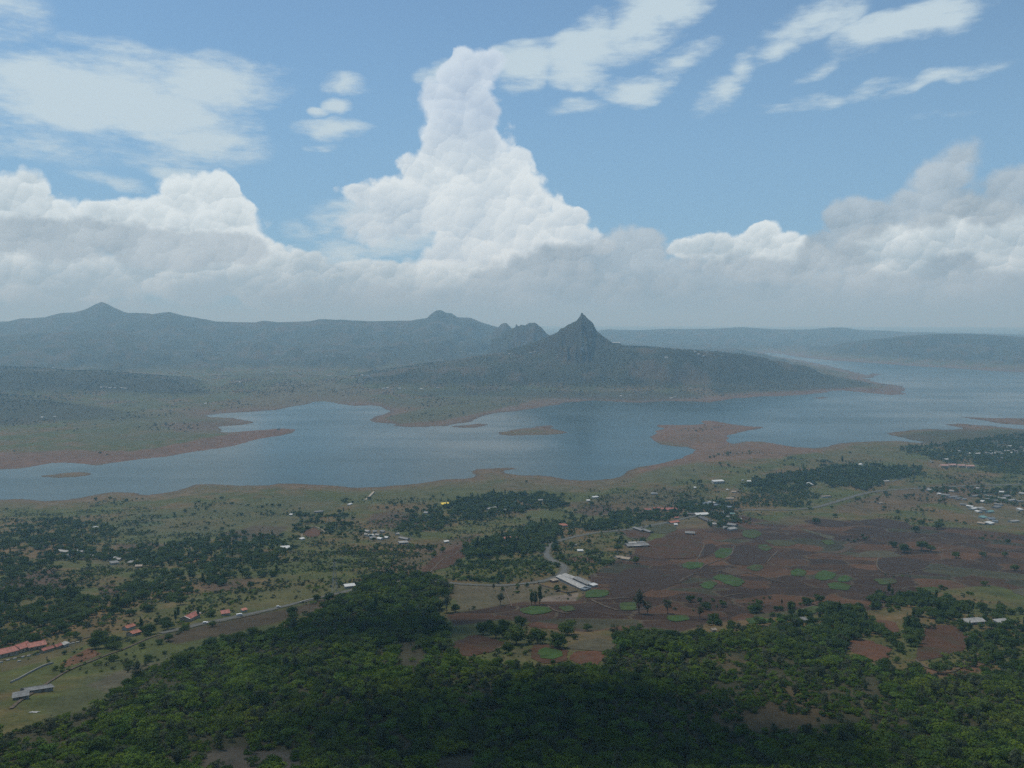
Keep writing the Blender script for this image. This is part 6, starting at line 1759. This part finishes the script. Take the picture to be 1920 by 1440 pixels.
# forest on the near slope
x, y = jitter_grid(forest_w[:, 0].min(), forest_w[:, 0].max(), forest_w[:, 1].min(), forest_w[:, 1].max(), 4.5)
k = in_poly(x, y, forest_w); x, y = x[k], y[k]
k = free(x, y)
for g_ in gaps_w: k &= ~(in_poly(x, y, g_) & (RS.uniform(size=len(x)) < .93))
x, y = x[k], y[k]
sp = np.zeros(len(x), bool)
for g_ in sparse_w: sp |= in_poly(x, y, g_)
nz = fbm(x, y, 38, 4, 61) + .6 * fbm(x, y, 11, 2, 63)
nzs = fbm(x, y, 13, 3, 65) + .35 * fbm(x, y, 45, 2, 66)
keepp = np.where(sp, (nzs > -.11), (nz > -.36) | (RS.uniform(size=len(x)) < .30))
x, y, sp, nz = x[keepp], y[keepp], sp[keepp], nz[keepp]
big = (fbm(x, y, 60, 3, 67) + RS.uniform(-.35, .35, len(x)) > -.02) & ~sp
add_plants('forest_tree', x[big], y[big], (.55 + .95 * RS.uniform(0, 1, big.sum()) ** 1.7) * (1 + .5 * np.clip(fbm(x[big], y[big], 50, 2, 68), -.4, .7)))
sb = ~big
dr = RS.uniform(size=len(x)) < .16
add_plants('bush', x[sb & ~dr], y[sb & ~dr], RS.uniform(.6, 1.6, (sb & ~dr).sum()))
add_plants('dry_bush', x[sb & dr], y[sb & dr], RS.uniform(.75, 1.35, (sb & dr).sum()))
# larger trees standing out along the forest's upper edge
k = (RS.uniform(size=len(x)) < .022)
add_plants('thin_tree', x[k], y[k], RS.uniform(.6, 1.0, k.sum()))
k = big & (RS.uniform(size=len(x)) < .03)
add_plants('light_tree', x[k], y[k], RS.uniform(.4, .75, k.sum()))
k = big & (RS.uniform(size=len(x)) < np.where(y > 560, .11, .035))
add_plants('farm_tree', x[k], y[k], RS.uniform(.75, 1.15, k.sum()))

# woods and groves of the middle distance
for dn, kind, ow in woods_w:
    s0 = 7.2 if kind == 'farm_tree' else 4.2
    x, y = jitter_grid(ow[:, 0].min() - 30, ow[:, 0].max() + 30, ow[:, 1].min() - 45, ow[:, 1].max() + 45, s0)
    sdp = poly_sd(x, y, ow)
    k = sdp > -45
    x, y, sdp = x[k], y[k], sdp[k]
    edge = sstep(sdp + 42 * fbm(x, y, 55, 4, 73, .6), -20, 16)
    nz = fbm(x, y, 45, 3, 71) * .75 + RS.uniform(0, 1, len(x))
    k = (nz < dn * .82 * edge) & (edge > .03) & free(x, y); x, y = x[k], y[k]
    sc = RS.uniform(.5, 1.3, len(x)) * (1.08 if dn > .85 else .9)
    if kind == 'farm_tree':
        tall = RS.uniform(size=len(x)) < .08; low_ = (RS.uniform(size=len(x)) < .35) & ~tall
        add_plants('bush', x[low_] + 3, y[low_] - 2, sc[low_] * 1.5); add_plants('farm_tree', x[~tall & ~low_], y[~tall & ~low_], sc[~tall & ~low_]); add_plants('tall_tree', x[tall], y[tall], sc[tall])
    else:
        lt = RS.uniform(size=len(x)) < .3
        add_plants('bush', x[~lt], y[~lt], sc[~lt] * 1.3); add_plants('farm_tree', x[lt], y[lt], sc[lt] * .6)
# dotted bushes on grass
for dn, ow in scrub_w:
    x, y = jitter_grid(ow[:, 0].min() - 30, ow[:, 0].max() + 30, ow[:, 1].min() - 40, ow[:, 1].max() + 40, 4.6)
    edge = sstep(poly_sd(x, y, ow) + 40 * fbm(x, y, 60, 3, 83), -20, 20)
    nz = fbm(x, y, 70, 4, 81, .6) * 1.5 + RS.uniform(0, 1, len(x))
    k = (nz < dn * 1.1 * edge) & (edge > .03) & free(x, y); x, y = x[k], y[k]
    dr = RS.uniform(size=len(x)) < .45
    sc = .45 + 1.1 * RS.uniform(0, 1, len(x)) ** 2
    add_plants('bush', x[~dr], y[~dr], sc[~dr]); add_plants('dry_bush', x[dr], y[dr], sc[dr])
# lone plants everywhere on the near land
x, y = jitter_grid(-1900, 1900, 520, 2500, 8.5)
k = (np.abs(x) < .70 * y + 30); x, y = x[k], y[k]
hh, dd = ground_d(x, y)
qx, qy = to_px(x, y, hh)
k = (dd > 70) & free(x, y) & ~in_poly(x, y, forest_w)
fp = poly_sd(qx, qy, ZONES[FARM_ZONE][3]) > 0
nz = fbm(x, y, 170, 5, 91, .62) * 2.4 + RS.uniform(0, 1, len(x))
k &= (nz < np.where(fp, -.62, np.where(dd < 260, -.35, .10))); x, y = x[k], y[k]
ty = RS.uniform(size=len(x)); sc = .28 + 1.0 * RS.uniform(0, 1, len(x)) ** 2.6
for lo_, hi_, kind, m_ in ((0, .40, 'bush', 1.2), (.40, .66, 'dry_bush', 1.2), (.66, .95, 'farm_tree', .85), (.95, 1, 'thin_tree', .8)):
    k = (ty >= lo_) & (ty < hi_); add_plants(kind, x[k], y[k], sc[k] * m_)
# small trees and thickets on the hills beyond the lake
x, y = jitter_grid(-6000, 6000, 2950, 8200, 20)
k = np.abs(x) < .70 * y; x, y = x[k], y[k]
hh, dd = ground_d(x, y)
nz = fbm(x, y, 240, 6, 107, .65) * 1.9 + RS.uniform(0, 1, len(x)) + np.clip((y - 5000) / 1300, 0, 1) * .9
steep_ok = np.abs(ground(x, y + 12) - hh) < 9
k = (dd > 70) & steep_ok & (nz < np.where(hh > 22, .52, .02)) & (hh < 330) & (y < 6300)
x, y = x[k], y[k]
add_plants('distant_tree', x, y, .38 + .8 * RS.uniform(0, 1, len(x)) ** 1.6)

PLACES = [
    (1050, 1020, 'in the dark grove left of the road bend'), (1040, 1068, 'between the dark grove and the pale paddock'), (1010, 940, 'in the shore grove right of the yellow building'), (930, 945, 'at the left end of the shore grove'),
    (1130, 985, 'in the tree belt along the road above the grove'), (790, 980, 'between the small hamlet and the yellow building'), (240, 1030, 'in the wood around the left hillside hamlet'), (440, 1050, 'in the wood right of the left hillside hamlet'),
    (80, 1165, 'in the wood above the red-roofed lodge'), (270, 1125, 'in the wood above the white-edged red roof'), (50, 1050, 'on the far left slope above the lodge wood'), (60, 990, 'on the shore slope at the far left'),
    (1600, 890, 'in the wood below the white dome'), (1440, 925, 'in the green wood right of the dirt drive'), (1800, 845, 'around the far village at the right edge'), (1860, 890, 'on the dark plain below the pink resort'),
    (1830, 930, 'in the village at the right edge of the plain'), (1300, 965, 'among the houses of the centre village'), (1550, 1180, 'in the wood below the row of small round trees'), (1665, 1130, 'in the round copse below the right fields'),
    (1790, 1150, 'around the pale-roofed sheds at the lower right'), (1690, 1200, 'between the red fields at the lower right'), (1870, 1215, 'in the wood at the lower right edge'), (950, 1200, 'in the clump by the green oval plot'),
    (300, 1185, 'along the lower end of the ridge road'), (150, 1215, 'in the gardens around the red-roofed lodge'), (620, 1140, 'at the forest edge below the ridge road'), (520, 1080, 'on the dry slope above the ridge road'), (610, 985, 'around the white compound wall'),
    (380, 965, 'on the shore grass left of the concrete strip'), (1330, 1110, 'in the ploughed fields'), (1650, 1060, 'in the right-hand fields'), (1860, 1070, 'on the grey-green slope at the right edge'), (1100, 1050, 'inside the road bend near the farm sheds'),
    (900, 1120, 'in the pale paddock'), (1230, 920, 'on the shore slope above the centre village'), (1160, 1195, 'beside the bright yellow-green tree'), (700, 1060, 'on the scrub slope left of the red gully'), (1600, 950, 'along the curving road on the right plain'),
    (120, 1300, 'in the meadow by the grey metal sheds'), (380, 1240, 'at the upper left edge of the near forest'), (150, 1400, 'at the lower left corner of the near forest'), (450, 1330, 'in the left middle of the near forest'), (450, 1420, 'by the bare clearing at the bottom of the forest'),
    (750, 1130, 'in the upper tongue of the near forest'), (780, 1230, 'by the bare gap in the near forest'), (760, 1320, 'in the middle of the near forest'), (800, 1420, 'at the bottom middle of the near forest'), (1080, 1310, 'at the shaded forest edge below the orange plot'),
    (1100, 1400, 'in the deep shade of the near forest'), (1300, 1230, 'in the bright upper right part of the near forest'), (1420, 1340, 'among the bare clearings in the near forest'), (1450, 1420, 'below the bare clearings of the near forest'), (1700, 1330, 'in the right part of the near forest'),
    (1750, 1420, 'at the lower right corner of the near forest'),
]
PLX = np.array([q[:2] for q in PLACES], float)


def place_of(px, py):
    d = (PLX[:, 0] - px) ** 2 + ((PLX[:, 1] - py) * 2.2) ** 2
    return PLACES[int(d.argmin())][2]


GROUPS = {
    'forest_tree': ('tree', 'green tree crown', 'trees of the near forest', 'forest_canopy'),
    'bush': ('bush', 'leafy green bush', 'green bushes of the near slopes', 'bush_cover'),
    'dry_bush': ('bush', 'dull grey-green bush', 'grey-green bushes of the near slopes', 'dry_scrub'),
    'farm_tree': ('tree', 'broad dark tree', 'dark trees of groves and field edges', 'groves'),
    'tall_tree': ('tree', 'slim tall tree', 'slim trees of the groves', 'slim_tree_groves'),
    'thin_tree': ('tree', 'airy grey-green tree', 'airy trees of the open land', 'airy_tree_groves'),
}
LIMIT = {'forest_tree': 295, 'bush': 150, 'dry_bush': 140, 'farm_tree': 210, 'tall_tree': 60, 'thin_tree': 60}
HID = bpy.data.collections.new('plant_kinds')


def scatter_stuff(name, kind, rows):
    """all the remaining plants of a kind as one object"""
    if not len(rows): return
    n = len(rows)
    me = bpy.data.meshes.new(name); me.vertices.add(n)
    co = np.stack([rows[:, 0], rows[:, 1], ground(rows[:, 0], rows[:, 1]) - .1], 1)
    me.vertices.foreach_set('co', co.astype(np.float32).ravel())
    for nm, arr in (('scl', rows[:, 2]), ('rot', RS.uniform(0, 6.283, n)), ('tal', RS.uniform(.85, 1.15, n))):
        a = me.attributes.new(nm, 'FLOAT', 'POINT'); a.data.foreach_set('value', arr.astype(np.float32))
    a = me.attributes.new('pick', 'INT', 'POINT'); a.data.foreach_set('value', RS.randint(0, 99, n).astype(np.int32))
    ob = link(bpy.data.objects.new(name, me)); tag(ob, kind='stuff')
    col = bpy.data.collections.new(name + '_kinds')
    for j, q in enumerate(KINDS[kind]):
        col.objects.link(bpy.data.objects.new('%s_%d' % (kind, j), q[2]))
    ng = bpy.data.node_groups.new(name, 'GeometryNodeTree')
    ng.interface.new_socket('Geometry', in_out='INPUT', socket_type='NodeSocketGeometry'); ng.interface.new_socket('Geometry', in_out='OUTPUT', socket_type='NodeSocketGeometry')
    N = ng.nodes; Lk = ng.links
    gi, go = N.new('NodeGroupInput'), N.new('NodeGroupOutput')
    ci = N.new('GeometryNodeCollectionInfo'); ci.inputs['Collection'].default_value = col; ci.inputs['Separate Children'].default_value = True; ci.inputs['Reset Children'].default_value = True
    ip = N.new('GeometryNodeInstanceOnPoints')

    def attr(nm, typ):
        q = N.new('GeometryNodeInputNamedAttribute'); q.data_type = typ; q.inputs['Name'].default_value = nm
        return q.outputs['Attribute']
    cx = N.new('ShaderNodeCombineXYZ'); Lk.new(attr('rot', 'FLOAT'), cx.inputs[2])
    cs = N.new('ShaderNodeCombineXYZ'); sc_ = attr('scl', 'FLOAT')
    ml = N.new('ShaderNodeMath'); ml.operation = 'MULTIPLY'; Lk.new(sc_, ml.inputs[0]); Lk.new(attr('tal', 'FLOAT'), ml.inputs[1])
    Lk.new(sc_, cs.inputs[0]); Lk.new(sc_, cs.inputs[1]); Lk.new(ml.outputs[0], cs.inputs[2])
    er = N.new('FunctionNodeEulerToRotation'); Lk.new(cx.outputs[0], er.inputs[0])
    Lk.new(gi.outputs[0], ip.inputs['Points']); Lk.new(ci.outputs[0], ip.inputs['Instance']); ip.inputs['Pick Instance'].default_value = True
    Lk.new(attr('pick', 'INT'), ip.inputs['Instance Index']); Lk.new(er.outputs[0], ip.inputs['Rotation']); Lk.new(cs.outputs[0], ip.inputs['Scale'])
    Lk.new(ip.outputs[0], go.inputs[0])
    md = ob.modifiers.new('scatter', 'NODES'); md.node_group = ng


for kind, rows in PL.items():
    if not rows: continue
    rows = np.concatenate(rows)
    if TREE_XY and kind in ('farm_tree', 'bush', 'dry_bush', 'thin_tree', 'tall_tree'):
        kk = np.ones(len(rows), bool)
        for tx, ty_, tr_ in TREE_XY: kk &= (rows[:, 0] - tx) ** 2 + (rows[:, 1] - ty_) ** 2 > (tr_ * .8) ** 2
        rows = rows[kk]
    n0 = len(rows)
    if kind in GROUPS:
        cat, lab, grp, stuff = GROUPS[kind]
        z = ground(rows[:, 0], rows[:, 1]); w_, h_ = KINDS[kind][0][3:5]
        qx, qy = to_px(rows[:, 0], rows[:, 1], z + h_ * rows[:, 2] * .6)
        size = rows[:, 2] / np.hypot(rows[:, 0], rows[:, 1])
        size = np.where((qx > 4) & (qx < 1916) & (qy > 0) & (qy < 1436), size, 0)
        order = np.argsort(-size); pick = order[:LIMIT[kind]]; pick = pick[size[pick] > 0]
        for j in pick:
            put_tree(kind, int(RS.randint(0, 99)), rows[j, 0], rows[j, 1], rows[j, 2], RS.uniform(0, 6.28), lab + ' ' + place_of(qx[j], qy[j]), grp, parts=(cat == 'tree'), name=kind, cat=cat)
        rest = np.ones(n0, bool); rest[pick] = False
        scatter_stuff(stuff, kind, rows[rest])
    else:
        scatter_stuff('hill_thickets' if kind == 'distant_tree' else 'bright_crowns', kind, rows)
    print('plants', kind, n0)


# =================================================================== low cumulus clouds added out of view above the near slope to shade the forest
def shade_cloud(name, target, z, wx, wy, seed):
    t_ = (z - target[2]) / sd.z
    c = Vector(target) + sd * t_
    rs = np.random.RandomState(seed)
    bm_ = bmesh.new()
    for k in range(70):
        a = rs.uniform(0, 6.283); r_ = math.sqrt(rs.uniform(0, 1))
        px_, py_ = r_ * math.cos(a) * wx, r_ * math.sin(a) * wy
        rad = (1 - .55 * r_) * rs.uniform(.16, .30) * min(wx, wy) + 12
        bmesh.ops.create_icosphere(bm_, subdivisions=3, radius=rad, matrix=Matrix.Translation((px_, py_, rad * .25 + rs.uniform(0, 1) * (1 - r_) * wx * .45)))
    me = bpy.data.meshes.new(name); bm_.to_mesh(me); bm_.free()
    v = np.empty(len(me.vertices) * 3); me.vertices.foreach_get('co', v); v = v.reshape(-1, 3)
    d = fbm(v[:, 0] + v[:, 2] * .7, v[:, 1] - v[:, 2] * .6, 34, 4, seed)
    v = v + d[:, None] * 16
    v[:, 2] = np.where(v[:, 2] < 0, v[:, 2] * .12, v[:, 2])
    me.vertices.foreach_set('co', v.ravel()); me.update()
    me.polygons.foreach_set('use_smooth', np.ones(len(me.polygons), bool)); me.materials.append(M['shade_cloud'])
    o = link(bpy.data.objects.new(name, me)); o.location = c
    return tag(o, kind='stuff')


m = bpy.data.materials.new('cloud_vapour'); m.use_nodes = True; m.node_tree.nodes.clear(); t = NT(m.node_tree); M['shade_cloud'] = m
df = t.n('ShaderNodeBsdfDiffuse'); df.inputs[0].default_value = (.85, .86, .88, 1)
tr = t.n('ShaderNodeBsdfTranslucent'); tr.inputs[0].default_value = (.85, .86, .88, 1)
mx = t.n('ShaderNodeMixShader'); mx.inputs[0].default_value = .5; t.put(mx, 1, df.outputs[0]); t.put(mx, 2, tr.outputs[0])
o_ = t.n('ShaderNodeOutputMaterial'); m.node_tree.links.new(mx.outputs[0], o_.inputs[0])
tx, ty_, tz = cast(np.array([1080.]), np.array([1385.]))[0]
shade_cloud('shade_cloud', (tx, ty_, tz), 1080, 150, 105, 3)
tx, ty_, tz = cast(np.array([760.]), np.array([1190.]))[0]
shade_cloud('shade_cloud', (tx - 20, ty_ + 20, tz), 1150, 95, 60, 5)
